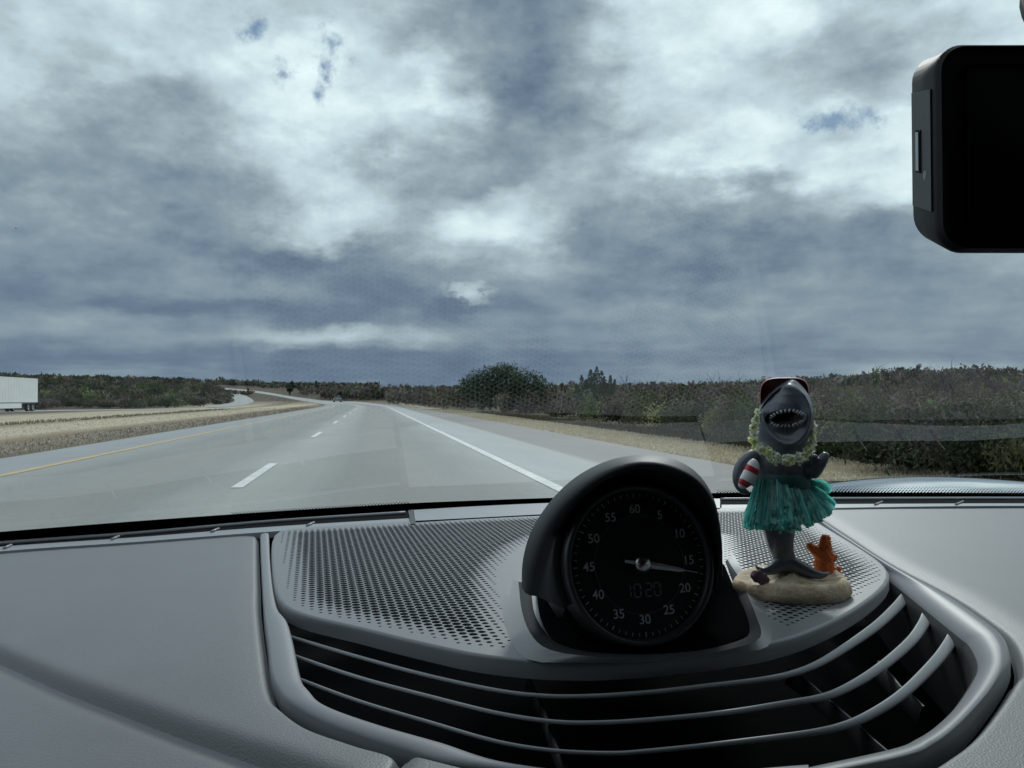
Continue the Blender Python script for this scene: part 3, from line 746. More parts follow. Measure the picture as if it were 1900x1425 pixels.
# ================================================================== CAR INTERIOR
car = empty('car', (0.15, 0, 0)); tag(car, 'grey dashboard, windscreen and bonnet of the car the view is taken from', 'car')

# ---- pads
M_wall_shade = mat('trim_wall_shaded', (.03, .031, .034), .6)  # inner wall of the trim, its light falloff put into a darker colour
outer = [(498, 947.0 + 30), (481, 989), (483, 1033), (487, 1126), (496, 1195), (500, 1241), (513, 1279), (534, 1304), (584, 1338), (668, 1367), (748, 1395), (858, 1425), (1050, 1462), (1300, 1480), (1500, 1463), (1679, 1425), (1745, 1394), (1797, 1353), (1848, 1290), (1874, 1246), (1878, 1217), (1863, 1180), (1826, 1147), (1753, 1099), (1642, 1040), (1564, 990), (1520, 962), (1496, 946)]
def sheet(A, B, n, m, edges, name, mt, parent, zf=None, dz=0.0):
    a = polyres(A, n); b = polyres(B, n); ws = .5 - .5 * np.cos(np.linspace(0, math.pi, m))
    cs = []
    for w in ws: cs.append(np.array([Q(*(a[i] * (1 - w) + b[i] * w), dz) for i in range(n)]))
    v, f = loft(cs)
    for line, dep, wid in edges:
        dd = dpoly(v, line); v[:, 2] -= dep * np.exp(-(dd / wid) ** 2)
    if zf is not None: v[:, 2] += zf(v)
    return mesh(name, v, f, mt, parent)
crease_px = [(-260, 1108), (-120, 1166), (0, 1218), (100, 1262), (200, 1300), (320, 1345), (420, 1380), (520, 1415), (600, 1447)]
creaseW = np.array([Q(*p) for p in polyres(crease_px, 60)])
sh = lambda pts, dx: [(x + dx, y) for x, y in pts]
ringL = [(480, 989.5), (481.5, 1033), (484, 1085), (485.5, 1126), (494.5, 1195), (511, 1280), (532.5, 1305.5), (583, 1340), (667, 1369), (747, 1397), (722, 1450)]
ringLW = np.array([Q(*p) for p in polyres(ringL, 80)])
leftA = [(-260, 1044), (-260, 1070), (-260, 1085), (-260, 1108), (-120, 1166), (0, 1218), (100, 1262), (200, 1300), (320, 1345), (520, 1415), (600, 1447)]
sheet(leftA, ringL, 160, 90, [(creaseW, .0085, .0065), (ringLW, .005, .0026), (ringLW, .0012, .010)], 'dashboard_pad', M_pad, car)
sheet(crease_px, [(-500, 1300), (-300, 1500), (-200, 1700), (0, 1800), (200, 1800), (400, 1800), (500, 1800), (700, 1750), (800, 1650)], 120, 60, [(creaseW, .0015, .004)], 'lower_dashboard_pad', M_pad, car, dz=-.0058)
# small piece left of the branch seam
sheet([(752, 1399), (730, 1425), (712, 1452)], [(870, 1429), (860, 1445), (850, 1470)], 30, 20, [(np.array([Q(752, 1397), Q(722, 1450)]), .0035, .003)], 'dashboard_pad', M_pad, car)
ringR = [(1497, 945), (1524, 963), (1567, 991), (1645, 1041), (1756, 1099), (1829, 1147), (1866, 1179), (1881, 1217), (1877, 1247), (1850, 1292), (1799, 1355), (1747, 1396), (1681, 1428), (1501, 1466)]
ringRW = np.array([Q(*p) for p in polyres(ringR, 100)])
farR = [(2700, 940), (2700, 960), (2700, 990), (2700, 1040), (2700, 1100), (2700, 1150), (2700, 1200), (2700, 1260), (2700, 1330), (2600, 1420), (2400, 1550), (2200, 1650), (1900, 1750), (1600, 1700)]
sheet(ringR, farR, 220, 110, [(ringRW, .006, .0026), (ringRW[:int(100 * .6)], .003, .012)], 'dashboard_pad', M_pad, car)

# ---- trim ring with rounded section
ridge = [(1506, 955), (1528, 970), (1566, 996), (1646, 1048), (1745, 1107), (1826, 1163), (1851, 1192), (1856, 1217), (1850, 1250), (1822, 1296), (1774, 1345), (1730, 1380), (1680, 1400), (1500, 1438)]
inner = [(1492, 950), (1512, 968), (1540, 990), (1625, 1047), (1660, 1078), (1775, 1168), (1804, 1192), (1820, 1226), (1812, 1256), (1780, 1305), (1738, 1347), (1700, 1372), (1655, 1390), (1500, 1424)]
n = 220
def Z(curve, dz, n=n): return np.array([Q(*p, dz) for p in polyres(curve, n)])
o_ = Z(ringR, 0); o_dn = o_.copy(); o_dn[:, 2] -= .006
outR = Z(ringR, .000); _t = np.gradient(outR, axis=0); _n = np.column_stack([-_t[:, 1], _t[:, 0], _t[:, 0] * 0]); _n /= np.linalg.norm(_n, axis=1)[:, None]; _n *= np.sign(((Z(inner, 0) - outR) * _n).sum(1))[:, None]; outR = outR + _n * .0015; outRd = outR.copy(); outRd[:, 2] -= .007
rid = Z(ridge, .0036); midw = (outR * .35 + rid * .65); midw[:, 2] = Z0 + .0030
top0 = outR.copy(); top0[:, 2] = Z0 - .001
inn = Z(inner, -.002); inn2 = inn.copy(); 
wall = inn.copy(); cen = np.array([.1, .40]); 
dirc = cen - wall[:, :2]; dirc /= np.linalg.norm(dirc, axis=1)[:, None]
w1 = wall.copy(); w1[:, :2] += dirc * .004; w1[:, 2] -= .006
w2 = wall.copy(); w2[:, :2] += dirc * .006; w2[:, 2] -= .05
mid2 = (rid * .5 + inn * .5); mid2[:, 2] = Z0 + .0014
v, f = loft([outRd, top0, midw, rid, mid2, inn, inn + (w1 - inn) * .4])
mesh('vent_trim', v, f, M_ring, car)
v, f = loft([inn + (w1 - inn) * .4, w1, w2]); mesh('shaded_duct_wall', v, f, M_wall_shade, car)
# left half
Lo = [(482.5, 989), (484.5, 1033), (488.5, 1126), (497.5, 1195), (501.5, 1241), (514.5, 1278), (535.5, 1302.5), (585, 1336), (669, 1365), (749, 1393), (859, 1422), (1050, 1458), (1300, 1474), (1500, 1459)]
Li = [(499, 989), (502, 1044), (508, 1099), (516, 1134), (532, 1154), (543, 1190), (559, 1262), (576, 1287), (609, 1317), (702, 1350.5), (820, 1384), (959, 1425), (1200, 1445), (1500, 1424)]
# match by arc fraction on hand-picked pairs
Lo2 = [(482.5, 989), (484.5, 1044), (487.5, 1099), (490, 1140), (493, 1165), (497, 1195), (503, 1250), (516, 1281), (541, 1308), (617, 1348), (749, 1393), (880, 1428), (1200, 1466), (1500, 1459)]
a = Z(Lo2, -.001); b = Z(Li, -.001)
ad = a.copy(); ad[:, 2] -= .007
m1 = a * .8 + b * .2; m1 = a * .9 + b * .1; m1[:, 2] = Z0 + .0004; m2_ = a * .45 + b * .55; m2_[:, 2] = Z0 + .0013; m3 = a * .10 + b * .90; m3[:, 2] = Z0 + .0006
bw = b.copy(); bw[:, 2] -= .05
bw[:, :2] += (a - b)[:, :2] * .1
bm = b.copy(); bm[:, 2] -= .004
v, f = loft([ad, a, m1, m2_, m3, b, bm]); mesh('vent_trim', v, f, M_ring, car)
v, f = loft([bm, bw]); mesh('shaded_duct_wall', v, f, M_wall_shade, car)

# ---- cavity under grille and vents


# ---- perforated grille plate
plate_px = [(506, 990), (507.5, 1030), (512, 1085), (515, 1108), (519, 1121), (529, 1134), (576, 1151), (672, 1173), (754, 1194), (863, 1219), (921, 1228), (1005, 1236), (1100, 1238), (1200, 1232), (1300, 1222), (1404, 1207), (1477, 1188), (1551, 1156), (1606, 1122), (1640, 1092), (1650, 1078), (1650, 1068), (1640, 1056), (1600, 1028), (1518, 977), (1484, 954), (1470, 948), (1455, 946), (1341, 947), (1180, 951), (1010, 959), (765, 972), (620, 981)]
pp = np.array(plate_px + [plate_px[0]]); dense = []
for a_, b_ in zip(pp[:-1], pp[1:]):
    k = max(1, int(np.hypot(*(b_ - a_)) / 14))
    for t in range(k): dense.append(a_ + (b_ - a_) * t / k)
OUT = np.array([Q(*p)[:2] for p in dense])
for _ in range(3): OUT = .25 * np.roll(OUT, 1, 0) + .5 * OUT + .25 * np.roll(OUT, -1, 0)
padL = np.array([Q(*p)[:2] for p in [(520, 991), (524, 1040), (532, 1095), (540, 1122), (560, 1135), (600, 1149), (680, 1167), (780, 1187), (865, 1209), (950, 1214), (932, 1140), (918, 1085), (928, 1055), (962, 1022), (1000, 1004), (1120, 990), (1120, 958), (1010, 963), (765, 976)]])
padR = np.array([Q(*p)[:2] for p in [(1200, 954), (1455, 950), (1484, 962), (1518, 986), (1600, 1036), (1636, 1060), (1638, 1076), (1622, 1092), (1575, 1124), (1500, 1160), (1466, 1173), (1440, 1166), (1400, 1128), (1366, 1090), (1344, 1070), (1330, 1000), (1200, 990)]])
pit = .0061; ang = R(-76); e1 = np.array([math.cos(ang), math.sin(ang)]) * pit; e2 = np.array([math.cos(ang + R(60)), math.sin(ang + R(60))]) * pit
# columns run along the driving direction
ang = R(90 + 14.5); e1 = np.array([math.cos(ang), math.sin(ang)]) * pit; e2 = np.array([math.cos(ang - R(60)), math.sin(ang - R(60))]) * pit
I, J = np.meshgrid(np.arange(-260, 260), np.arange(-260, 260)); C = I.reshape(-1, 1) * e1 + J.reshape(-1, 1) * e2 + np.array([.05, .65])
inn_ = inpoly(C, padL) | inpoly(C, padR); C = C[inn_]
dist = np.where(inpoly(C, padL), dpoly(C, np.vstack([padL, padL[:1]])), dpoly(C, np.vstack([padR, padR[:1]])))
rad = np.clip(.00090 + dist * .10, .0008, .00283)
# keep clear of the outline
k = dpoly(C, np.vstack([OUT, OUT[:1]])) > .003; C = C[k]; rad = rad[k]
NS = 8
verts = [Vector(p) for p in OUT]; edges = [(i, (i + 1) % len(OUT)) for i in range(len(OUT))]
ca = [(math.cos(t), math.sin(t)) for t in np.linspace(0, 2 * math.pi, NS, endpoint=False) + .3]
for (cx, cy), r in zip(C, rad):
    b0 = len(verts); verts += [Vector((cx + r * a_, cy + r * b_ )) for a_, b_ in ca]
    edges += [(b0 + i, b0 + (i + 1) % NS) for i in range(NS)]
res = delaunay_2d_cdt(verts, edges, [], 0, 1e-7)
rv = np.array([(p[0], p[1]) for p in res[0]]); tri = np.array([t for t in res[2]])
cc = rv[tri].mean(1)
ok = inpoly(cc, OUT)
# drop triangles inside a hole: nearest lattice centre
M2 = np.column_stack([e1, e2]); inv = np.linalg.inv(M2)
key = {}
for (cx, cy), r in zip(C, rad):
    q = inv @ (np.array([cx, cy]) - np.array([.05, .65])); key[(round(q[0]), round(q[1]))] = (cx, cy, r)
qq = (cc - np.array([.05, .65])) @ inv.T
hole = np.zeros(len(cc), bool)
for di in (0, 1):
    for dj in (0, 1):
        fi = np.floor(qq).astype(int) + np.array([di, dj])
        for n_, (a_, b_) in enumerate(fi):
            h = key.get((a_, b_))
            if h and (cc[n_, 0] - h[0]) ** 2 + (cc[n_, 1] - h[1]) ** 2 < (h[2] * .97) ** 2: hole[n_] = True
tri = tri[ok & ~hole]
v = [(a_, b_, Z0 + .003) for a_, b_ in rv]; f = [tuple(t) for t in tri]
nb = len(v)
for (cx, cy), r in zip(C, rad):          # hole walls
    b0 = len(v)
    v += [(cx + r * a_, cy + r * b_, Z0 + .003) for a_, b_ in ca] + [(cx + r * a_, cy + r * b_, Z0 + .0012) for a_, b_ in ca]
    f += [(b0 + i, b0 + (i + 1) % NS, b0 + NS + (i + 1) % NS, b0 + NS + i) for i in range(NS)]
# rounded lip
T = np.roll(OUT, -1, 0) - np.roll(OUT, 1, 0); T /= np.linalg.norm(T, axis=1)[:, None]; Nn = np.column_stack([T[:, 1], -T[:, 0]])
if inpoly(OUT[:1] + Nn[:1] * .002, OUT)[0]: Nn = -Nn
lip = [(0, .003), (.0012, .0027), (.0019, .0015), (.0021, -.0005), (.0019, -.006)]
curves = [np.column_stack([OUT + Nn * a_, np.full(len(OUT), Z0 + b_)]) for a_, b_ in lip]
lv, lf = loft(curves, True); b0 = len(v); v += [tuple(p) for p in lv]; f += [tuple(i + b0 for i in q) for q in lf]
gp = mesh('speaker_grille', v, f, M_plate, car, smooth=False)
sm = np.zeros(len(gp.data.polygons), bool); sm[-len(lf):] = True; gp.data.polygons.foreach_set('use_smooth', sm)

# lint and dust lying on the pads
mb = MB(); rd2 = random.Random(11)
for _ in range(60):
    px, py = rd2.choice([(rd2.uniform(0, 470), rd2.uniform(1030, 1230)), (rd2.uniform(1760, 1900), rd2.uniform(960, 1080))])
    c = Q(px, py, .0036 if 500 < px < 1000 else .0004); a_ = rd2.uniform(0, 6.3); ln = rd2.uniform(.0003, .0012); w_ = .00012
    e_ = np.array([math.cos(a_), math.sin(a_), 0]); g_ = np.array([-e_[1], e_[0], 0]); mb.add([c - e_ * ln - g_ * w_, c + e_ * ln - g_ * w_, c + e_ * ln + g_ * w_, c - e_ * ln + g_ * w_], [(0, 1, 2, 3)])
mb.build('lint', mat('lint_grey', (.28, .29, .30), .9), car, smooth=False)['kind'] = 'stuff'
# ---- vent slats
slats = [
 [(520, 1174), (540, 1182), (668, 1220), (795, 1254), (921, 1281), (1005, 1291), (1089, 1292), (1200, 1285), (1310, 1273), (1400, 1263), (1458, 1253), (1513, 1234), (1568, 1202), (1624, 1163), (1660, 1130), (1680, 1108)],
 [(530, 1211), (548, 1218), (668, 1258), (795, 1292), (921, 1323), (1026, 1339), (1110, 1341), (1200, 1336), (1347, 1322), (1458, 1305), (1532, 1292), (1587, 1268), (1642, 1232), (1690, 1190), (1712, 1160), (1721, 1140)],
 [(540, 1254), (559, 1262), (668, 1302), (795, 1340), (921, 1376), (1026, 1393), (1131, 1398), (1200, 1394), (1347, 1379), (1495, 1361), (1568, 1346), (1624, 1321), (1679, 1284), (1734, 1230), (1760, 1196), (1772, 1174)]]
for sl_ in slats:
    n = 150; pts = polyres(sl_, n); base = np.array([Q(*p, -.008) for p in pts])
    T = np.gradient(base, axis=0); T /= np.linalg.norm(T, axis=1)[:, None]
    wpx = np.interp(pts[:, 0], [520, 900, 1300, 1500, 1600, 1780], [3.4, 4.0, 4.8, 6.4, 8.6, 11.0])
    dist_ = base[:, 1]; hw = wpx / F * dist_ * .92
    up = np.cross(T, np.array([0, 1, 0])); 
    view = base - O; view /= np.linalg.norm(view, axis=1)[:, None]
    nrm = np.cross(T, view); nrm /= np.linalg.norm(nrm, axis=1)[:, None]; nrm *= np.sign(nrm[:, 2])[:, None]
    back = np.cross(nrm, T); back *= np.sign(back[:, 1])[:, None]
    back = view * 1.0; back /= np.linalg.norm(back, axis=1)[:, None]
    sec = []
    for th in np.linspace(-math.pi / 2, math.pi / 2, 9):
        sec.append(base + nrm * (hw * math.sin(th))[:, None] - back * (hw * math.cos(th) * .9)[:, None])
    top_ = base + nrm * (hw * .6)[:, None] + back * .008; bot_ = base - nrm * (hw * .6)[:, None] + back * .008
    end1 = (base + back * .013)
    curves = [end1, bot_] + sec + [top_, end1]
    v, f = loft(curves); m_ = len(curves)
    f.append(tuple(k * n for k in range(m_ - 1))); f.append(tuple(k * n + n - 1 for k in range(m_ - 1))[::-1])
    mesh('vent_slat', v, f, M_slat, car)
for line in ([(975, 1250), (1000, 1300), (1012, 1330), (1022, 1363), (1035, 1392), (1054, 1430)], [(1462, 1240), (1502, 1268), (1526, 1290), (1552, 1312), (1585, 1340), (1609, 1363), (1655, 1402)], [(1628, 1226), (1640, 1240), (1655, 1256), (1672, 1276), (1690, 1290), (1712, 1310)]):
    pts = polyres(line, 30); tp = np.array([Q(*p, -.014) for p in pts]); tp2 = tp + np.array([.0011, 0, 0]); bt = tp + np.array([0, .005, -.010]); bt2 = bt + np.array([.0011, 0, 0])
    v, f = loft([bt, tp, tp2, bt2]); mesh('vent_vane', v, f, mat('vane_plastic', (.02, .02, .022), .5), car)

# ---- defroster area at the foot of the windscreen
def band(up, lo, dz0, dz1, name, m, n=80, thick=.006, parent=car):
    a = np.array([Q(*p, dz0) for p in polyres(up, n)]); b = np.array([Q(*p, dz1) for p in polyres(lo, n)])
    a2 = a.copy(); a2[:, 2] -= thick; b2 = b.copy(); b2[:, 2] -= thick
    v, f = loft([a2, a, b, b2]); b_ = len(v) // 4
    return mesh(name, v, f, m, parent, smooth=False)
M_strip = mat('defroster_strip', (.27, .285, .305), .38, spec=.9, bump=.1, bscale=3000)
band([(-280, 1040), (0, 1014.5), (250, 997), (500, 977.5), (760, 961.5)], [(-280, 1052), (0, 1023), (250, 1005.5), (500, 986.5), (763, 969.5)], .002, .002, 'defroster_strip', M_strip)
band([(767, 946), (880, 939.5), (1010, 933.5), (1180, 928), (1336, 925)], [(771, 969.5), (880, 963), (1010, 956.5), (1180, 949), (1336, 944.5)], .003, .003, 'sensor_cover', M_strip)
band([(1339, 936.5), (1500, 935.5), (1700, 934.5), (1900, 934), (2300, 936)], [(1339, 944.5), (1500, 943), (1700, 940), (1900, 938.5), (2300, 940)], .002, .002, 'defroster_strip', M_strip)
band([(-280, 1026), (0, 1004), (500, 961), (1000, 926), (1340, 916), (1900, 914), (2400, 916)], [(-280, 1066), (0, 1032), (500, 995), (1000, 965), (1340, 952), (1900, 946), (2400, 948)], -.022, -.022, 'defroster_slot', M_void)
def rail(line, r, name='defroster_rail', m=None):
    mb = MB(); pts = np.array([Q(*p, .001) for p in polyres(line, 70)]); mb.tube(pts, r, 8); return mb.build(name, m or M_ring, car)
rail([(-280, 1033), (0, 1008.5), (250, 990), (500, 968), (752, 951.5)], .0021)
rail([(1338, 926.5), (1500, 925.8), (1700, 925.2), (1900, 925), (2300, 927)], .0022, m=M_strip)
for px, py in ((16, 1016), (216, 999.5), (401, 985.5), (578, 974), (1632, 935.5), (1782, 935)):
    a_, b_ = Q(px - 9, py + 1, .003), Q(px + 5, py - 5, .003); mb = MB(); mb.tube([a_, b_], .0011, 6); mb.build('defroster_rib', M_strip, car)
# black cap left of the sensor cover and thin clip on it
band([(757, 947), (762, 946), (766, 945)], [(763, 972), (767, 972), (770.5, 971)], .004, .004, 'cover_edge', M_satin, n=12)

# ---- windscreen
baseline_px = [(-320, 1034), (-150, 1018), (0, 1005), (250, 986), (500, 963.5), (760, 944), (1010, 931), (1180, 926), (1340, 922.5), (1500, 921.5), (1700, 920.5), (1900, 920), (2300, 923), (2700, 930)]
BW = np.array([Q(*p) for p in polyres(baseline_px, 120)])
K = math.tan(R(31))
def yb(x): return np.interp(x, BW[:, 0], BW[:, 1])
def G(px, py):
    r = ray(px, py); lo, hi = .05, 3.0
    for _ in range(50):
        m_ = .5 * (lo + hi); p = O + r * m_
        if (p[2] - Z0) - K * (float(yb(p[0])) - p[1]) < 0 and r[2] < 0 and False: lo = m_
        g = (p[2] - Z0) - K * (float(yb(p[0])) - p[1])
        if g < 0: lo = m_
        else: hi = m_
    return O + r * .5 * (lo + hi)
XS = np.linspace(-.78, 1.2, 90); TS = np.linspace(-.03, .68, 50)
_a = lambda yy, zz: np.array([(x, yy(x), zz) for x in XS])
v, f = loft([_a(lambda x: .2, Z0 - .008), _a(lambda x: .2, Z0 - .1), _a(lambda x: float(yb(x)) + .035, Z0 - .1), _a(lambda x: float(yb(x)) + .035, Z0 - .024)]); mesh('air_duct', v, f, M_void, car, smooth=False)
cs = [np.array([(x, float(yb(x)) - t * .95, Z0 + K * t * .95) for x in XS]) for t in TS]
v, f = loft(cs)
mg, nt, b = newmat('windscreen_glass'); L = nt.links.new
tr = nt.nodes.new('ShaderNodeBsdfTransparent'); tr.inputs[0].default_value = (.865, .94, .965, 1)
gl = nt.nodes.new('ShaderNodeBsdfGlossy'); gl.inputs['Roughness'].default_value = .0
fr = nt.nodes.new('ShaderNodeFresnel'); fr.inputs[0].default_value = 1.5
mu = nt.nodes.new('ShaderNodeMath'); mu.operation = 'MULTIPLY'; mu.use_clamp = True; mu.inputs[1].default_value = 1.3; L(fr.outputs[0], mu.inputs[0])
mx = nt.nodes.new('ShaderNodeMixShader'); L(mu.outputs[0], mx.inputs[0]); L(tr.outputs[0], mx.inputs[1]); L(gl.outputs[0], mx.inputs[2])
L(mx.outputs[0], nt.nodes['Material Output'].inputs[0]); nt.nodes.remove(b)
# make normals point into the cabin so that the Fresnel term is that of entering glass
v = np.array(v); f = [tuple(q) for q in f]
ws = mesh('windscreen', v, f, mg, car)
nrm = ws.data.polygons[100].normal
if nrm.z > 0: ws.data.flip_normals()
# black frit band and its dots, printed on the inside of the glass
def offs(p, k=.0012): return p + np.array([0, -.5, -.86]) * k
top = [(-320, 1012), (-150, 997), (0, 984.5), (250, 965), (500, 947.5), (640, 939), (770, 931.5), (880, 927), (1010, 922.5), (1180, 917), (1340, 913), (1500, 911), (1700, 913), (1900, 915.5), (2300, 918)]
bot = [(x, y + 3) for x, y in baseline_px]
n = 200
a = polyres(top, n); 
xsb = np.array([p[0] for p in polyres(bot, 400)]); ysb = np.array([p[1] for p in polyres(bot, 400)])
c1 = np.array([offs(G(*p)) for p in a]); c2 = np.array([offs(G(p[0], float(np.interp(p[0], xsb, ysb)))) for p in a])
v, f = loft([c1, (c1 + c2) / 2, c2]); fr_ = mesh('frit_band', v, f, M_void, ws)
mb = MB()
ty = lambda x: float(np.interp(x, a[:, 0], a[:, 1]))
for row, (rs, dy) in enumerate(((.0011, -1.0), (.0009, -3.4), (.00065, -5.8), (.00045, -8.0))):
    for i in range(330):
        px = -60 + i * 6.1 + (row % 2) * 3.05
        if px < 1330 and not (430 < px < 760): continue
        if px < 800 and row > 1: continue
        if px > 1500: yy = ty(px) + dy * (1.0 if px < 1550 else 1.3)
        else: yy = ty(px) + dy * .8
        p = offs(G(px, yy)); rr = rs * (1.35 if px > 1550 else .9) * (p[1] / 1.0)
        tx = np.array([1, 0, 0]) * rr; tu = np.array([0, -.86, .5]) * rr * 2.0
        mb.add([p + tx * math.cos(w) + tu * math.sin(w) for w in np.linspace(0, 2 * math.pi, 6, endpoint=False)], [(0, 1, 2, 3, 4, 5)])
mb.build('frit_dots', M_void, ws, smooth=False)['kind'] = 'stuff'
# dust flecks on the glass
mb = MB(); rd = random.Random(3)
spots = [(30, 422, 2.2), (1275, 470, 1.2)] + [(rd.gauss(1690, 120), rd.gauss(800, 70), rd.uniform(.6, 1.5)) for _ in range(60)] + [(rd.uniform(700, 1900), rd.gauss(745, 60), rd.uniform(.5, 1.2)) for _ in range(60)] + [(rd.uniform(1150, 1750), rd.uniform(430, 700), rd.uniform(.4, .9)) for _ in range(30)] + [(rd.uniform(0, 1100), rd.uniform(650, 900), rd.uniform(.4, .8)) for _ in range(20)] + [(345, 730, 1.6), (349, 742, 1.5), (352, 748, 1.3)]
for px, py, s in spots:
    if py > 900 or px > 1895: continue
    p = offs(G(px, py), .0006); r = s / F * p[1] * .75
    an = rd.uniform(0, 3.14); ex = np.array([math.cos(an), 0, 0]); e_u = np.array([0, -.86, .5])
    A_ = (np.array([1, 0, 0]) * math.cos(an) + e_u * math.sin(an)) * r * rd.uniform(1, 2.2); B_ = (np.array([1, 0, 0]) * -math.sin(an) + e_u * math.cos(an)) * r * .7
    mb.add([p + A_, p + B_, p - A_, p - B_], [(0, 1, 2, 3)])
mb.build('dust_flecks', mat('dust', (.85, .85, .82), .9), ws, smooth=False)['kind'] = 'stuff'

# ---- cabin shell: roof, doors, rear wall, pillars, floor
hy = lambda x: float(yb(x)) - .68 * .95
zt = Z0 + K * .68 * .95
mb = MB()
xs_ = np.linspace(-.78, 1.2, 30)
c0 = np.array([(x, hy(x), zt) for x in xs_]); c1_ = np.array([(x, hy(x) - .06, zt + .02) for x in xs_]); c2_ = np.array([(x, -.6, zt + .05) for x in xs_]); c3_ = np.array([(x, -1.9, zt) for x in xs_])
mb.loft([c0, c1_, c2_, c3_]); mb.build('roof_lining', M_felt, car)
mb = MB(); mb.box((-.80, -1.9, Z0 - .7), (1.22, -1.86, zt)); mb.build('rear_bulkhead', M_felt, car, smooth=False)
for sx in (-.80, 1.20):
    mb = MB(); mb.box((sx, -1.86, Z0 - .7), (sx + .03, 1.1, Z0 + .04)); mb.build('door_panel', M_felt, car, smooth=False)
    mb = MB(); mb.tube([(sx + .015, float(yb(min(max(sx, -.78), 1.2))) , Z0 - .03), (sx + .015, hy(sx), zt + .01)], .035, 8); mb.build('windscreen_pillar', M_felt, car)
    mb = MB(); mb.tube([(sx + .015, -.35, Z0 - .1), (sx + .015, -.4, zt + .02)], .05, 8); mb.build('door_pillar', M_felt, car)
mb = MB(); mb.box((-.8, -1.86, Z0 - .72), (1.22, .25, Z0 - .69)); mb.build('cabin_floor', M_felt, car, smooth=False)
for sx in (-.5, .55):
    mb = MB(); mb.box((sx, -.75, Z0 - .5), (sx + .5, -.2, Z0 - .3)); mb.box((sx, -.95, Z0 - .4), (sx + .5, -.75, Z0 + .25)); mb.build('seat', M_felt, car, smooth=False)
mtg, nt, b = newmat('dimming_side_glass'); L = nt.links.new  # unseen panes, dark tint added to cut side light in the cabin
tr = nt.nodes.new('ShaderNodeBsdfTransparent'); tr.inputs[0].default_value = (.30, .32, .31, 1); gl = nt.nodes.new('ShaderNodeBsdfGlossy'); gl.inputs['Roughness'].default_value = 0
fr = nt.nodes.new('ShaderNodeFresnel'); mx = nt.nodes.new('ShaderNodeMixShader'); L(fr.outputs[0], mx.inputs[0]); L(tr.outputs[0], mx.inputs[1]); L(gl.outputs[0], mx.inputs[2]); L(mx.outputs[0], nt.nodes['Material Output'].inputs[0]); nt.nodes.remove(b)
for sx in (-.80, 1.20):
    for ya, yb_, in ((-1.85, -.42), (-.32, float(yb(min(max(sx, -.78), 1.2))) )):
        mesh('side_window', [(sx + .015, ya, Z0 + .04), (sx + .015, yb_, Z0 + .04), (sx + .015, min(yb_, hy(sx)), zt + .02), (sx + .015, ya, zt + .02)], [(0, 1, 2, 3)], mtg, car, smooth=False)
# front of the dashboard, below the pads
mb = MB(); mb.box((-.78, .12, Z0 - .6), (1.2, .17, Z0 - .11)); mb.build('dashboard_front', M_pad, car, smooth=False)

# ---- bonnet outside
mp_, nt, b = newmat('car_paint'); b.inputs['Base Color'].default_value = (.70, .73, .74, 1); b.inputs['Metallic'].default_value = .9; b.inputs['Roughness'].default_value = .14; b.inputs['Coat Weight'].default_value = 1; b.inputs['Coat Roughness'].default_value = .02
xs_ = np.linspace(-.75, 1.30, 90); ys_ = np.linspace(1.02, 2.5, 60)
cs = []
for yv in ys_:
    row = []
    for xv in xs_:
        yy = yv + .0 * xv
        z = CH - .266 - .05 * float(ss(np.array((.75 - xv) / .6))) + .0935 * math.exp(-((xv - 1.10 - (yv - 1.6) * -.12) / .25) ** 2) * (1 - .95 * float(np.clip((1.66 - yv) / .52, 0, 1.2)) ** 2) * (1 - .3 * float(np.clip((yv - 1.7) / .6, 0, 1)) ** 2) - .045 * max(0, yv - 1.3) ** 2
        row.append((xv, max(yv, float(yb(np.clip(xv, -.78, 1.2))) + .05 + (yv - 1.02) * .6), z))
    cs.append(np.array(row))
v, f = loft(cs); mesh('bonnet', v, f, mp_, car)
ga = cs[17].copy(); gb = ga + (cs[18] - cs[17]) * .35; ga[:, 2] += .0012; gb[:, 2] += .0012
v, f = loft([ga, gb]); mesh('panel_gap', v, f, M_void, car)

# ================================================================== CLOCK
clock = empty('dashboard_clock', (.07, .44, Z0)); clock.parent = car; clock.matrix_parent_inverse = car.matrix_world.inverted()
bpy.context.view_layer.update()
CS = .925
Dc = P(1186, 1046, .425 * CS)
nv = Vector((.25, -.94, .20)).normalized(); rv_ = Vector((0, 0, 1)).cross(nv).normalized(); 
rv_ = Matrix.Rotation(R(0.5), 3, nv) @ rv_
uv_ = nv.cross(rv_).normalized()
def D(a, b, c=0.0): return np.array(Vector(Dc) + rv_ * a * CS + uv_ * b * CS + nv * c * CS)
def circ(r, c, n=72, oy=0.0): return np.array([D(r * math.cos(t), r * math.sin(t) + oy, c) for t in np.linspace(0, 2 * math.pi, n, endpoint=False)])
mb = MB(); cs = [circ(.0002, 0), circ(.040, 0)]; mb.loft(cs, True); dial = mb.build('dial', mat('dial_face', (.010, .010, .012), .5, spec=.25), clock)
mb = MB(); mb.loft([circ(.0258, .0004), circ(.0264, .0006), circ(.0270, .0004)], True); mb.build('dial_ring', M_satin, clock)
mb = MB(); mb.loft([circ(.0395, .0005), circ(.0405, .0035), circ(.0425, .0045), circ(.0438, .003), circ(.0444, -.004), circ(.0450, -.02), circ(.047, -.035)], True); mb.build('bezel', mat('bezel_black', (.03, .031, .034), .35), clock)
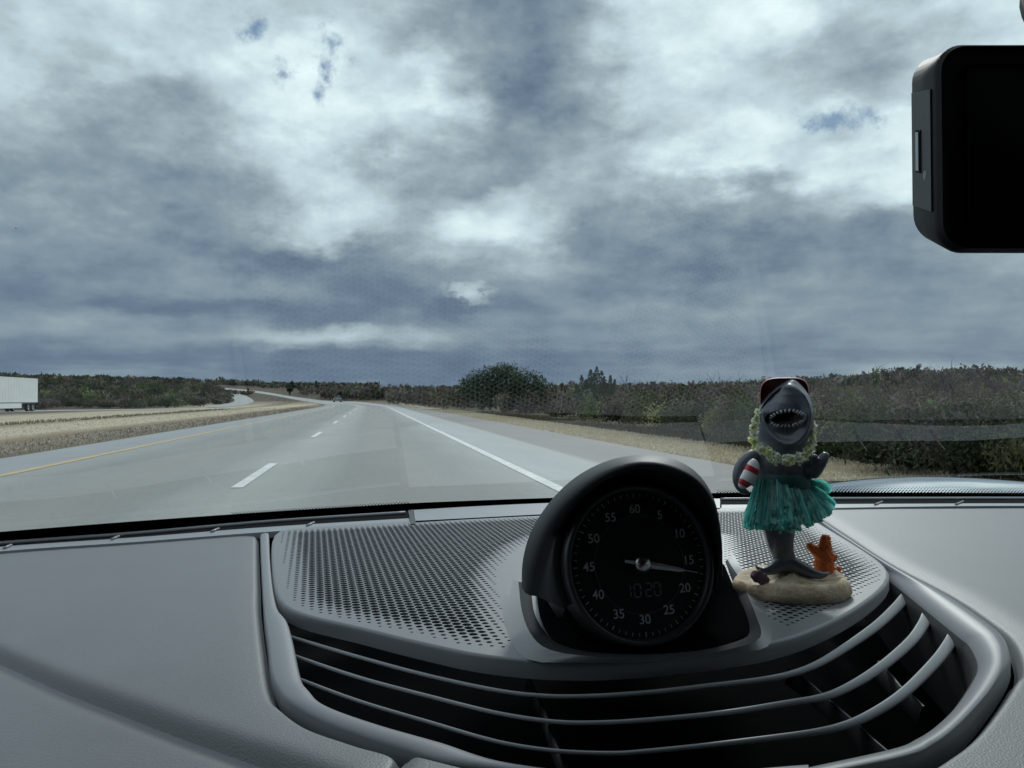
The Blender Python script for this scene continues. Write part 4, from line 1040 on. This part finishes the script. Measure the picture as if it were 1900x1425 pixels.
# numerals
def textmesh(s, size, cx, cy, mt, name, bold=.0):
    cu = bpy.data.curves.new('t', 'FONT'); cu.body = s; cu.size = size; cu.align_x = 'CENTER'; cu.align_y = 'CENTER'; cu.extrude = 0; cu.offset = bold
    ob = bpy.data.objects.new('t', cu); col.objects.link(ob); dg = bpy.context.evaluated_depsgraph_get()
    me = bpy.data.meshes.new_from_object(ob.evaluated_get(dg)); bpy.data.objects.remove(ob)
    v = [D(cx + q.co.x, cy + q.co.y, .0008) for q in me.vertices]; f = [tuple(p.vertices) for p in me.polygons]
    return v, f
mb = MB()
for k in range(12):
    s = str(k * 5 if k else 60); t = math.pi / 2 - k * math.pi / 6
    v, f = textmesh(s, .0069, .0296 * math.cos(t), .0296 * math.sin(t), None, 'n', .00006); mb.add(v, f)
mb.build('numerals', M_print, clock, smooth=False)
mb = MB()
for k in range(60):
    t = 2 * math.pi * k / 60; r0, r1, w = (.0364, .0384, .00018) if k % 5 else (.0360, .0386, .00028)
    c, s = math.cos(t), math.sin(t)
    mb.add([D(r0 * c - w * s, r0 * s + w * c, .0007), D(r0 * c + w * s, r0 * s - w * c, .0007), D(r1 * c + w * s, r1 * s - w * c, .0007), D(r1 * c - w * s, r1 * s + w * c, .0007)], [(0, 1, 2, 3)])
tk = mb.build('tick_marks', M_print, clock, smooth=False); tk['kind'] = 'stuff'
# needle
na = R(-11.5); cn, sn = math.cos(na), math.sin(na)
def ND(a, b, c): return D(a * cn - b * sn, a * sn + b * cn, c)
mb = MB(); 
mb.add([ND(.003, -.0019, .004), ND(.003, .0019, .004), ND(.023, .0012, .003), ND(.0275, 0, .003), ND(.023, -.0012, .003), ND(.003, 0, .0052), ND(.023, 0, .0038)], [(0, 5, 6, 4), (5, 1, 2, 6), (6, 2, 3), (4, 6, 3)])
mb.add([ND(.027, -.0002, .0028), ND(.027, .0002, .0028), ND(.0345, .00015, .0022), ND(.0345, -.00015, .0022)], [(0, 1, 2, 3)])
mb.add([ND(-.003, -.0010, .004), ND(-.003, .0010, .004), ND(-.0098, .0008, .003), ND(-.0098, -.0008, .003)], [(0, 1, 2, 3)])
mb.build('needle', mat('needle_silver', (.62, .63, .65), .4, metal=.2), clock, smooth=False)
mb = MB()
mb.loft([circ(r, c, 32) for r, c in ((.0050, .001), (.0050, .005), (.0047, .0060), (.0034, .0072), (.0014, .0080), (.0001, .0082))], True)
mb.build('hub', M_metal, clock)
# digits 10:20
seg = {'1': 'bc', '0': 'abcdef', '2': 'abged'}
mb = MB()
def digit(ch, ox, oy, w=.0036, h=.0068, t=.0007):
    S_ = dict(a=(0, h, w, h), b=(w, h / 2, w, h), c=(w, 0, w, h / 2), d=(0, 0, w, 0), e=(0, 0, 0, h / 2), f=(0, h / 2, 0, h), g=(0, h / 2, w, h / 2))
    for s in seg[ch]:
        xa, ya, xb, yb_ = S_[s]; g = .00035
        if xa == xb: q = [(xa - t / 2, ya + g), (xa + t / 2, ya + g), (xb + t / 2, yb_ - g), (xb - t / 2, yb_ - g)]
        else: q = [(xa + g, ya - t / 2), (xb - g, ya - t / 2), (xb - g, yb_ + t / 2), (xa + g, yb_ + t / 2)]
        mb.add([D(ox + x, oy + y, .0008) for x, y in q], [(0, 1, 2, 3)])
for ch, ox in (('1', -.0112), ('0', -.0054), ('2', .0012), ('0', .0064)): digit(ch, ox + .0008, -.0175)
for yy in (-.0158, -.0126): mb.add([D(-.0008 + a, yy + b, .0008) for a, b in ((0, 0), (.0006, 0), (.0006, .0006), (0, .0006))], [(0, 1, 2, 3)])
mb.build('time_display', M_lcd, clock, smooth=False)
# hood
def C3(pts, n=60):
    return spline([P(a_, b_, c_ * CS) for a_, b_, c_ in pts], n)
rear = C3([(968, 1092, .468), (970, 1040, .465), (986, 985, .462), (1022, 929, .458), (1070, 884, .455), (1130, 854, .452), (1192, 844, .450), (1250, 852, .452), (1296, 880, .458), (1326, 930, .465), (1337, 1000, .47), (1338, 1075, .475)])
lipo = C3([(974, 1100, .446), (984, 1050, .436), (1004, 990, .424), (1036, 938, .415), (1084, 895, .408), (1136, 867, .404), (1192, 855, .402), (1249, 864, .404), (1297, 891, .410), (1327, 935, .418), (1339, 1000, .428), (1341, 1070, .44)])
lipi = C3([(994, 1106, .440), (1010, 1050, .430), (1030, 995, .419), (1060, 948, .411), (1100, 908, .405), (1145, 880, .401), (1192, 868, .399), (1246, 876, .401), (1290, 897, .407), (1318, 942, .415), (1331, 1000, .425), (1334, 1062, .437)])
inr = np.array([D(.0435 * math.cos(t), .0435 * math.sin(t), -.004) for t in np.linspace(R(205), R(-25), 60)])
inr_ = np.array([D(.049 * math.cos(t), .049 * math.sin(t), -.002) for t in np.linspace(R(205), R(-25), 60)])
back = rear.copy(); cb_ = rear.mean(0); back = cb_ + (rear - cb_) * .9; back[:, 1] += .02
back2 = cb_ + (rear - cb_) * .45; back2[:, 1] += .035
mid = lipo * .55 + lipi * .45; mid[:, 1] -= .0022
q1 = (lipi * .6 + inr_ * .4)
v, f = loft([back2, back, rear, rear * .5 + lipo * .5 + np.array([0, 0, .0006]), lipo, mid, lipi, q1, inr_, inr]); mesh('hood', v, f, M_hood, clock)
# black body under the hood, the shade there put into its colour
foot = [(995, 1100), (1004, 1150), (1030, 1190), (1090, 1208), (1190, 1214), (1290, 1208), (1345, 1196), (1388, 1178), (1385, 1140), (1362, 1090), (1345, 1050)]
fo = spline([Q(*p, .0045) for p in foot], 60)
bo = np.array([D(.0448 * math.cos(t), .0448 * math.sin(t), -.012) for t in np.linspace(R(188), R(352), 60)])
md = fo * .5 + bo * .5; md[:, 2] = np.maximum(md[:, 2], Z0 + .0048)
v, f = loft([bo, md, fo]); v = list(map(tuple, v)); f = list(f)
fl = [Q(*p, .0049) for p in foot + [(1338, 1042), (1190, 1058), (1010, 1075)]]; b0 = len(v); v += [tuple(p) for p in fl]; f.append(tuple(range(b0, b0 + len(fl))))  # flat black sheet added over the plate, standing for shade round the foot
mesh('clock_body', v, f, M_ped, clock, smooth=False)
M_lip_shade = mat('collar_lip_shade', (.035, .037, .041), .85, spec=.15)  # mid-dark band, painting a soft shade edge between collar and black foot
# raised collar of the plate round the clock
def QZ(pts, dz, n=70): return spline([Q(*p, dz) for p in pts], n)
c_in = QZ([(985, 1085), (990, 1130), (1006, 1165), (1034, 1190), (1090, 1207), (1190, 1213), (1290, 1207), (1345, 1195), (1388, 1177), (1387, 1145), (1366, 1092), (1346, 1040)], .004)
c_md = QZ([(962, 1070), (968, 1125), (984, 1172), (1016, 1203), (1086, 1217), (1190, 1221), (1292, 1215), (1355, 1204), (1410, 1183), (1402, 1140), (1378, 1085), (1350, 1030)], .0068)
c_ou = QZ([(920, 1052), (928, 1112), (944, 1180), (980, 1224), (1080, 1230), (1190, 1228), (1294, 1221), (1365, 1212), (1428, 1196), (1424, 1140), (1392, 1082), (1356, 1020)], .0031)
fade = 1 - ss(np.linspace(0, 1, 70) / .38); end_ = ss((np.linspace(0, 1, 70) - .82) / .18); c_md[:, 2] -= fade * .0034 + end_ * .0034; c_in[:, 2] -= fade * .0005 + end_ * .0008; c_ou[:, 2] -= fade * .0001
v, f = loft([c_ou, c_ou * .5 + c_md * .5 - np.array([0, 0, .0006]), c_md]); mesh('clock_collar', v, f, M_plate, clock)
v, f = loft([c_md, c_md * .6 + c_in * .4 + np.array([0, 0, .0004]), c_in, c_in + np.array([0, .003, -.0015])]); mesh('collar_shaded_lip', v, f, M_lip_shade, clock)

# ================================================================== DASH CAMERA
dc = empty('dash_camera', (.19, .30, CH + .13)); tag(dc, 'black dash camera hanging from the windscreen at the upper right, cut by the frame', 'camera')
def rrect(x0, x1, z0, z1, r, y, n=8):
    out = []
    for cx, cz, a0 in ((x1 - r, z1 - r, 0), (x0 + r, z1 - r, 90), (x0 + r, z0 + r, 180), (x1 - r, z0 + r, 270)):
        for k in range(n + 1):
            t = R(a0 + 90 * k / n); out.append((cx + r * math.cos(t), y, cz + r * math.sin(t)))
    return np.array(out)
yF, yB = .280, .3035
def wx(px, d): return (px - 950) / F * d
def wz(py, d): return float(P(950, py, d)[2])
fx0, fx1 = wx(1748, yF), wx(2240, yF); fz1, fz0 = wz(80, yF), wz(466, yF)
bx0 = wx(1693, yB); bx1 = fx1 - .002; bz1, bz0 = wz(108, yB), wz(452, yB)
rr_ = .0095
fr1 = rrect(fx0 + .001, fx1 - .001, fz0 + .001, fz1 - .001, rr_, yF); fr2 = rrect(fx0, fx1, fz0, fz1, rr_, yF + .0015); fr3 = rrect(fx0, fx1, fz0, fz1, rr_, yF + .004)
bk1 = rrect(bx0, bx1, bz0, bz1, rr_ * 1.15, yB - .002); bk2 = rrect(bx0 + .002, bx1 - .002, bz0 + .002, bz1 - .002, rr_ * 1.05, yB)
v, f = loft([fr1, fr2, fr3, bk1, bk2], True); N_ = len(fr1); f.append(tuple(range(N_))); f.append(tuple(range(4 * N_, 5 * N_))[::-1])
mesh('housing', v, f, mat('camera_shell', (.018, .018, .02), .62, spec=.3), dc)
sc1 = rrect(fx0 + .010, fx1 - .006, fz0 + .008, fz1 - .008, .004, yF - .0006); v, f = loft([sc1, sc1 + np.array([0, .002, 0])], True); f.append(tuple(range(len(sc1)))); mesh('screen', v, f, mat('dark_screen', (.004, .004, .006), .5, spec=.15), dc)
# side panel (left face) with slot, button
def sidep(t, py_f, off=.0005):       # t from front to back along the side face
    xf, xb = fx0, bx0; x = xf + (xb - xf) * t - off; y = yF + .004 + (yB - .002 - yF - .004) * t
    return x, y
def sq(t0, t1, z0f, z1f, off=.0006, th=.0012):
    pts = []
    for o in (off, off - th):
        for t, zf in ((t0, z0f), (t1, z0f), (t1, z1f), (t0, z1f)):
            x, y = sidep(t, 0, o); zlo = fz0 + (bz0 - fz0) * t; zhi = fz1 + (bz1 - fz1) * t; pts.append((x, y, zlo + (zhi - zlo) * zf))
    return pts, [(3, 2, 1, 0), (0, 1, 5, 4), (1, 2, 6, 5), (2, 3, 7, 6), (3, 0, 4, 7)]
mb = MB(); mb.add(*sq(.06, .96, .20, .80)); mb.build('side_panel', mat('side_grey', (.075, .075, .082), .5), dc, smooth=False)
mb = MB(); mb.add(*sq(.50, .76, .38, .60, .0009, .0004)); mb.build('port_recess', M_black, dc, smooth=False)
mb = MB(); mb.add(*sq(.56, .70, .39, .59, .0013, .0005)); mb.build('port_slot', mat('slot_grey', (.42, .46, .46), .35, metal=.4), dc, smooth=False)
mb = MB(); mb.sphere((sidep(.33, 0, .0003)[0], sidep(.33, 0)[1], fz0 + (fz1 - fz0) * .40), (.0006, .0016, .0022)); mb.build('button', mat('button_grey', (.35, .36, .38), .4), dc)
mb = MB(); px_ = wx(1900, .30) + .009
mb.tube([(px_ + .020, .297, bz1 - .004), (px_ + .016, .305, bz1 + .02), (px_ + .014, .31, CH + .168)], [.006, .005, .006], 10)
mb.tube([(px_ + .002, .312, CH + .158), (px_ + .03, .30, CH + .168)], .007, 10); mb.build('mount_arm', M_black, dc)
gz = lambda y, x: Z0 + K * (float(yb(x)) - y)
mb = MB(); xx = px_ + .014
mb.tube([(xx, .31, CH + .165), (xx, .33, gz(.33, xx) - .003)], [.006, .007], 10); mb.build('mount_stem', M_black, dc)
# ================================================================== FIGURINE
fig = empty('hula_shark_figurine', tuple(P(1472, 1100, .50))); fig.location.z = Z0 + .003
tag(fig, 'grey shark figurine in a teal hula skirt standing on a sandy base beside the clock', 'figurine')
bpy.context.view_layer.update()
FD = .503
def fp(px, py, dy=0.0): return P(px, py, FD + dy)
PX = FD / F
def ring(px, py, rx, ry, dy=0.0, n=28, tilt=0.0, flat=0.0):
    c = fp(px, py, dy); out = []
    for t in np.linspace(0, 2 * math.pi, n, endpoint=False):
        x = rx * PX * math.cos(t); y = ry * math.sin(t)
        if y < 0: y *= (1 - flat)
        out.append((c[0] + x, c[1] + y, c[2] + tilt * x))
    return np.array(out)
mbf = MB()
prof = [(1458, 1052, 20, .006, .006), (1455, 1035, 21, .0070, .006), (1449, 1015, 22, .008, .004), (1447, 998, 25, .009, .003), (1446, 980, 29, .010, .002), (1447, 950, 37, .012, 0), (1448, 915, 46, .0145, 0), (1449, 885, 48, .0155, 0), (1449, 860, 49, .016, 0), (1449, 838, 48, .0155, 0), (1451, 818, 46, .015, 0)]
head = [(1455, 800, 50, .0165, 0), (1456, 782, 51, .0175, 0), (1457, 765, 50, .0175, 0), (1459, 748, 45, .0165, .001), (1462, 732, 35, .0145, .002), (1465, 718, 23, .010, .003), (1467, 708, 12, .006, .004), (1468, 702, 4, .002, .005)]
rings_ = [ring(a, b, c, d, e) for a, b, c, d, e in prof + head]
v, f = loft(rings_, True); N_ = 28; f.append(tuple(range(N_))[::-1]); f.append(tuple(range(len(v) - N_, len(v)))); mbf.add(v, f)
def limb(pts, sc=1.0, n=12):
    q = spline([list(fp(a, b, d)) + [r * PX] for a, b, r, d in pts], 16)
    mbf.tube(q[:, :3], q[:, 3], n)
    mbf.sphere(q[-1, :3], q[-1, 3], 10, 7)
limb([(1412, 842, 12, -.002), (1394, 848, 13, -.004), (1378, 862, 12, -.006), (1370, 880, 11, -.007), (1370, 898, 9, -.008), (1378, 910, 7, -.009), (1386, 914, 5, -.010)])
limb([(1482, 846, 12, -.002), (1497, 862, 14, -.006), (1505, 876, 15, -.009), (1514, 868, 14, -.011), (1524, 856, 11, -.012), (1531, 846, 8, -.012)])
limb([(1504, 866, 9, -.010), (1502, 855, 7, -.013), (1512, 848, 6, -.015)])
limb([(1455, 1046, 16, .004), (1438, 1054, 12, .001), (1420, 1060, 8, -.002), (1408, 1056, 4.5, -.002), (1401, 1049, 1.8, -.001)])
limb([(1462, 1044, 17, .004), (1485, 1054, 14, .001), (1508, 1064, 10.5, -.002), (1527, 1067, 6.5, -.003), (1540, 1061, 2, -.001)])
# dorsal fin at the back
limb([(1449, 850, 10, .014), (1450, 838, 8, .022), (1452, 824, 3, .028)])
bo_ = mbf.build('body', None, fig)
md_ = bo_.modifiers.new('r', 'REMESH'); md_.mode = 'VOXEL'; md_.voxel_size = .0008; md_.use_smooth_shade = True
sm_ = bo_.modifiers.new('s', 'SMOOTH'); sm_.iterations = 5; sm_.factor = .5
bpy.context.view_layer.update()
dg = bpy.context.evaluated_depsgraph_get(); me = bpy.data.meshes.new_from_object(bo_.evaluated_get(dg)); bo_.modifiers.clear(); bo_.data = me; me.name = 'body'
nvt = len(me.vertices); cov = np.empty(nvt * 3); me.vertices.foreach_get('co', cov); cov = cov.reshape(-1, 3)
MW = np.array(bo_.matrix_world); 
wco = cov + MW[:3, 3]
mc = fp(1461, 777, -.016); dx = (wco[:, 0] - mc[0]) / (28 * PX); dz = (wco[:, 2] - mc[2] - .0009 * np.clip(dx, -1, 1)) / (12 * PX)
front = wco[:, 1] < FD - .002
r2 = dx ** 2 + dz ** 2
wco[:, 1] += np.where(front & (r2 < 1.3), .0075 * np.clip(1.25 - r2, 0, 1) ** .6, 0)
# hollow face around the mouth under a raised rim
hc = fp(1463, 768, -.016); ex = (wco[:, 0] - hc[0]) / (41 * PX); ez = (wco[:, 2] - hc[2]) / (54 * PX); rr2 = ex ** 2 + ez ** 2
wco[:, 1] += np.where(front, .0070 * np.exp(-(rr2 / .74) ** 4) - .0016 * np.exp(-((rr2 - 1.02) / .20) ** 2), 0)
cov = wco - MW[:3, 3]; me.vertices.foreach_set('co', cov.ravel()); me.update()
M_shark = mat('shark_paint', (.115, .13, .160), .34, bump=.3, bscale=500, c2=(.07, .08, .102), vscale=70, spec=.7)
me.materials.clear(); me.materials.append(M_shark); me.polygons.foreach_set('use_smooth', [True] * len(me.polygons))
# mouth cavity and teeth
def faceY(px, py):                        # front surface depth of the body at a pixel
    p = fp(px, py, 0); m_ = (np.abs(wco[:, 0] - p[0]) < .0016) & (np.abs(wco[:, 2] - p[2]) < .0016)
    return wco[m_, 1].min() if m_.any() else FD - .012
cs = []
for rr in (.05, .6, .95):
    cs.append(np.array([(lambda p: (p[0], p[1], p[2]))(P(1461 + 30 * rr * math.cos(t), 777 - 13.5 * rr * math.sin(t) - 2.5 * rr * math.cos(t), faceY(1461 + 24 * math.cos(t) * rr, 777 - 10 * rr * math.sin(t)) - .0006)) for t in np.linspace(0, 2 * math.pi, 30, endpoint=False)]))
v, f = loft(cs, True); f.append(tuple(range(30))); mesh('mouth', v, f, mat('mouth_dark', (.006, .004, .006), .8), fig)
mb = MB()
for k in range(26):
    t = 2 * math.pi * k / 26; px = 1461 + 31.5 * math.cos(t); py = 777 - 14.5 * math.sin(t) - 2.5 * math.cos(t)
    y = faceY(1461 + 33 * math.cos(t), 777 - 16.5 * math.sin(t)) - .0006; c = P(px, py, y)
    q = P(1461 + 27 * math.cos(t + rng.normal() * .04), 777 - (11.5 + rng.normal()) * math.sin(t) - 2.2 * math.cos(t), y - .0004)
    o = P(1461 + 35 * math.cos(t), 777 - 17 * math.sin(t) - 2.5 * math.cos(t), y + .001)
    sz = rng.uniform(.65, 1.0); mb.tube([o, c, q], [.0008 * sz, .0010 * sz, .0003], 6)
mb.build('teeth', mat('tooth_white', (.33, .36, .38), .4), fig)
# cap behind the snout
cs = []
for k, (sx, dy) in enumerate(((1.0, .000), (1.03, .006), (.95, .014), (.6, .020), (.05, .022))):
    row = []
    for t in np.linspace(R(-12), R(192), 40):
        c_, s_ = math.cos(t), math.sin(t); e = .55
        px = 1455.5 + 44.5 * sx * math.copysign(abs(c_) ** e, c_); py = 738 - 36.5 * (sx if s_ > 0 else 1) * math.copysign(abs(s_) ** e, s_) - 1.5 * c_
        row.append(fp(px, py, .002 + dy))
    cs.append(np.array(row))
v, f = loft(cs); mesh('cap', v, f, mat('cap_red', (.30, .02, .03), .5), fig)
# bandana edge
# striped board held against the left fin
mb = MB(); a_, b_ = fp(1402, 852, -.016), fp(1374, 906, -.017)
ax = (b_ - a_); Lb = np.linalg.norm(ax); ax /= Lb; sd_ = np.cross(ax, np.array([0, 1, 0])); sd_ /= np.linalg.norm(sd_)
rows_ = []
for i in range(41):
    t = i / 40; w = (1 - abs(2 * t - 1) ** 2.6) ** .5 * 13 * PX + .0001; c = a_ + ax * Lb * t + sd_ * .0012 * math.sin(t * 3.14)
    rows_.append(np.array([c + sd_ * w * math.cos(q) + np.array([0, -1, 0]) * .0035 * (w / (13 * PX)) * math.sin(q) for q in np.linspace(0, 2 * math.pi, 16, endpoint=False)]))
v, f = loft(rows_, True); bd = mesh('surfboard', v, f, None, fig)
mw, nt, b = newmat('board_white'); b.inputs['Base Color'].default_value = (.86, .87, .90, 1); b.inputs['Roughness'].default_value = .3
mr_, nt, b = newmat('board_red'); b.inputs['Base Color'].default_value = (.48, .035, .045, 1); b.inputs['Roughness'].default_value = .35
bd.data.materials.append(mw); bd.data.materials.append(mr_)
for p in bd.data.polygons:
    t = (Vector(p.center) + bo_.matrix_world.translation - Vector(a_)).dot(Vector(ax)) / Lb
    if .26 < t < .44 or .74 < t < .90 : p.material_index = 1
# lei
lp = spline([fp(*p) for p in [(1404, 768, -.002), (1401, 785, -.006), (1397, 802, -.008), (1397, 818, -.012), (1410, 832, -.017), (1430, 845, -.020), (1452, 852, -.021), (1474, 852, -.020), (1492, 843, -.017), (1505, 828, -.012), (1508, 810, -.008), (1505, 792, -.005), (1503, 778, .002)]], 44)
M_lei = attrmat('lei_petals', .45, .4, .55); quads = []; cl = []
for i, c in enumerate(lp):
    for lay in range(2):
        cc_ = c + rng.normal(0, .0007, 3) + np.array([0, -.001 * lay, (.5 - lay) * .0028]); nn = np.array([rng.normal() * .5, -1, rng.normal() * .5]); nn /= np.linalg.norm(nn)
        a1 = np.cross(nn, [0, 0, 1.]); a1 /= np.linalg.norm(a1); a2 = np.cross(nn, a1); ph = rng.uniform(0, 6)
        base = np.array((.74, .80, .42)) if rng.random() < .5 else np.array((.86, .88, .74))
        for k in range(5):
            t = ph + k * 2 * math.pi / 5; u_ = a1 * math.cos(t) + a2 * math.sin(t); w_ = np.cross(nn, u_); s = .0025
            quads.append([cc_, cc_ + (u_ * .6 + w_ * .42) * s + nn * .0006, cc_ + u_ * s + nn * .0014, cc_ + (u_ * .6 - w_ * .42) * s + nn * .0006]); cl.append(base * rng.uniform(.7, 1.1))
        quads.append([cc_ + nn * .0011 + a1 * .0006, cc_ + nn * .0011 + a2 * .0006, cc_ + nn * .0011 - a1 * .0006, cc_ + nn * .0011 - a2 * .0006]); cl.append(np.array((.35, .36, .04)))
lei = fastquads('flower_garland', np.array(quads) - np.array(fig.matrix_world.translation) * 0, M_lei, fig, np.array(cl))
# skirt
M_skirt = attrmat('skirt_ribbon', .35, .5, .5)
quads = []; cl = []
def ribb(a, b, wa, wb, colr, sag=.0):
    a = np.array(a); b = np.array(b); n = 7; ax_ = b - a; ln = np.linalg.norm(ax_); 
    w0 = np.cross(ax_, [0, 1, 0]); w0 /= np.linalg.norm(w0); tw = rng.uniform(-1.1, 1.1); prev = None; cr = rng.normal(0, .0008, n + 1)
    bulge = rng.uniform(.0005, .002)
    for k in range(n + 1):
        t = k / n; c = a + ax_ * t + np.array([0, cr[k] * t, 0]) + np.array([0, -bulge * math.sin(t * math.pi), .0010 * math.sin(t * math.pi)]); an = tw * t + .5 * math.sin(t * 5 + tw * 3)
        wd = (w0 * math.cos(an) + np.array([0, 1, 0]) * math.sin(an)) * (wa + (wb - wa) * t)
        if prev is not None:
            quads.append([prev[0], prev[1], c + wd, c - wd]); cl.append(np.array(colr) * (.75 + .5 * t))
        prev = (c - wd, c + wd)
teal = np.array((.13, .46, .42))
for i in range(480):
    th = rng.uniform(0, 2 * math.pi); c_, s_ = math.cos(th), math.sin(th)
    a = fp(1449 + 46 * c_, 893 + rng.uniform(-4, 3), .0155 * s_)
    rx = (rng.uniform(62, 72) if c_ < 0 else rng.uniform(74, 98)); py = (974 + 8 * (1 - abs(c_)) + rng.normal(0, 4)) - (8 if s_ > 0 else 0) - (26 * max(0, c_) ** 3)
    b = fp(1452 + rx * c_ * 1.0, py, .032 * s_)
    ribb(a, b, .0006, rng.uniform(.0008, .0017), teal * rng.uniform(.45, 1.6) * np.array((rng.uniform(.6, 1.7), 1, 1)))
for (bx, by, dy) in ((1539, 906, -.004), (1530, 900, .0), (1541, 912, -.002), (1547, 935, .004), (1546, 945, -.004), (1548, 940, 0), (1540, 955, -.006)):
    for _ in range(3): ribb(fp(1492, 893, -.008), fp(bx + rng.normal() * 2, by + rng.normal() * 2, dy), .0008, .0018, teal * rng.uniform(1.1, 1.9))
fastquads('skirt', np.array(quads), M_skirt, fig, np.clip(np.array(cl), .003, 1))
cs = [ring(1449, 877, 48, .0162, 0, 40), ring(1449, 884, 51.5, .0178, 0, 40), ring(1449, 894, 52.5, .0182, 0, 40), ring(1449, 902, 53, .0180, 0, 40)]
rgz = np.tile([1, -1], 20) * .0006
for c in cs: 
    ctr = c.mean(0); dv = c - ctr; dv /= np.linalg.norm(dv, axis=1)[:, None]; c += dv * rgz[:, None]
v, f = loft(cs, True); mesh('waistband', v, f, mat('teal_band', (.01, .07, .07), .5), fig)
# straw
mb = MB(); mb.tube([fp(1507, 815, -.012), fp(1514, 838, -.016)], .0004, 6); mb.build('drinking_straw', mat('straw', (.6, .62, .62), .4), fig)

# base rock
bc = Q(1472, 1101, .003); rx_, ry_ = .0362, .034
NT = 110; rings_ = []
nz = lambda t, k: sum(math.sin(t * m_ + k * m_ * 1.7) / m_ for m_ in (2, 3, 5, 7, 11)) 
def outl(t):
    r = 1 + .07 * nz(t, 1.3) + .05 * math.exp(-((t - 3.0) / .22) ** 2) ; c_, s_ = math.cos(t), math.sin(t)
    x = rx_ * r * c_; y = ry_ * r * s_ * (1 if s_ > 0 else .80)
    return x + .0006 * s_, y
hs = [(1.0, .0000), (1.035, .002), (1.04, .005), (1.0, .0085), (.95, .0105), (.88, .0112), (.80, .0098), (.68, .0088), (.52, .0088), (.34, .0092), (.16, .0095), (.01, .0096)]
for kk, (rr, hh) in enumerate(hs):
    row = []
    for i in range(NT):
        t = 2 * math.pi * i / NT; x, y = outl(t); x *= rr; y *= rr
        mound = .0085 * math.exp(-(((x + .002) / .016) ** 2 + ((y - .012) / .011) ** 2)) + .0035 * math.exp(-(((x + .006) / .012) ** 2 + ((y + .0) / .010) ** 2)) + .003 * math.exp(-(((x - .026) / .009) ** 2 + ((y - .012) / .012) ** 2))
        h = hh + (mound if rr < .97 else 0) - (.0035 * math.exp(-((math.cos(t) + 1) / .25) ** 2) if rr < .97 and hh > .003 else 0)
        h += .0006 * nz(t * 2.3 + rr * 9, rr * 3) if hh > 0 else 0
        row.append((bc[0] + x + .0004 * nz(t * 3, kk), bc[1] + y + .0004 * nz(t * 2 + 2, kk), Z0 + .0032 + max(0, h)))
    rings_.append(np.array(row))
v, f = loft(rings_, True); f.append(tuple(range(len(v) - NT, len(v))))
mrk, nt, b = newmat('sandy_resin'); L = nt.links.new
tc = nt.nodes.new('ShaderNodeTexCoord'); n1 = nt.nodes.new('ShaderNodeTexNoise'); n1.inputs['Scale'].default_value = 90; n1.inputs['Detail'].default_value = 7; n1.inputs['Roughness'].default_value = .7; L(tc.outputs['Object'], n1.inputs[0])
cr = nt.nodes.new('ShaderNodeValToRGB'); e = cr.color_ramp.elements; e[0].position = .33; e[0].color = (.40, .25, .14, 1); e[1].position = .62; e[1].color = (.74, .63, .48, 1); q = e.new(.45); q.color = (.62, .48, .33, 1)
L(n1.outputs[0], cr.inputs[0]); L(cr.outputs[0], b.inputs['Base Color']); b.inputs['Roughness'].default_value = .85
n2 = nt.nodes.new('ShaderNodeTexNoise'); n2.inputs['Scale'].default_value = 420; n2.inputs['Detail'].default_value = 5; L(tc.outputs['Object'], n2.inputs[0])
bp = nt.nodes.new('ShaderNodeBump'); bp.inputs['Strength'].default_value = .8; bp.inputs['Distance'].default_value = .0012; L(n2.outputs[0], bp.inputs['Height']); L(bp.outputs[0], b.inputs['Normal'])
mesh('base', v, f, mrk, fig)
# coral
def coral(name, limbs, m, bump=.0009):
    g = MB()
    for pts in limbs:
        q = spline([list(P(a, b_, FD + d)) + [r * PX] for a, b_, r, d in pts], 12); g.tube(q[:, :3], q[:, 3], 10); g.sphere(q[-1, :3], q[-1, 3], 10, 7); g.sphere(q[0, :3], q[0, 3], 10, 7)
    o = g.build(name, None, fig); r_ = o.modifiers.new('r', 'REMESH'); r_.mode = 'VOXEL'; r_.voxel_size = .0006; s_ = o.modifiers.new('s', 'SMOOTH'); s_.iterations = 2
    bpy.context.view_layer.update(); me_ = bpy.data.meshes.new_from_object(o.evaluated_get(bpy.context.evaluated_depsgraph_get())); o.modifiers.clear(); o.data = me_
    nn = len(me_.vertices); cv = np.empty(nn * 3); me_.vertices.foreach_get('co', cv); cv = cv.reshape(-1, 3); no = np.empty(nn * 3); me_.vertices.foreach_get('normal', no); no = no.reshape(-1, 3)
    cv += no * (bump * np.sin(cv[:, :1] * 2600) * np.sin(cv[:, 1:2] * 2300 + 1) * np.sin(cv[:, 2:3] * 2400)); me_.vertices.foreach_set('co', cv.ravel()); me_.update()
    me_.materials.clear(); me_.materials.append(m); me_.polygons.foreach_set('use_smooth', [True] * len(me_.polygons)); return o
M_or = mat('coral_orange', (.92, .26, .07), .7, c2=(.78, .15, .035), vscale=300, bump=.6, bscale=700)
coral('orange_coral', [[(1530, 1072, 18, .012), (1529, 1050, 18, .012), (1530, 1032, 16, .012), (1531, 1014, 12, .012), (1532, 1000, 9, .012)], [(1524, 1030, 11, .012), (1511, 1020, 9, .012), (1503, 1014, 7, .012)], [(1534, 1036, 9, .012), (1545, 1034, 7, .011), (1549, 1033, 5, .011)], [(1549, 1072, 8, .010), (1553, 1060, 7, .010), (1556, 1055, 5, .010)], [(1550, 1062, 5, .010), (1545, 1057, 4, .010)]], M_or)
M_pu = mat('coral_purple', (.27, .16, .20), .6, c2=(.14, .07, .10), vscale=300)
coral('purple_coral', [[(1399 + dx, 1068 + dy, r, -.012), (1401 + dx, 1064 + dy, r * .9, -.012)] for dx, dy, r in ((0, 0, 7), (6, 6, 7), (13, 9, 7), (18, 5, 6), (23, 12, 5), (9, -3, 5), (3, 8, 5), (16, 14, 6))], M_pu, .0004)
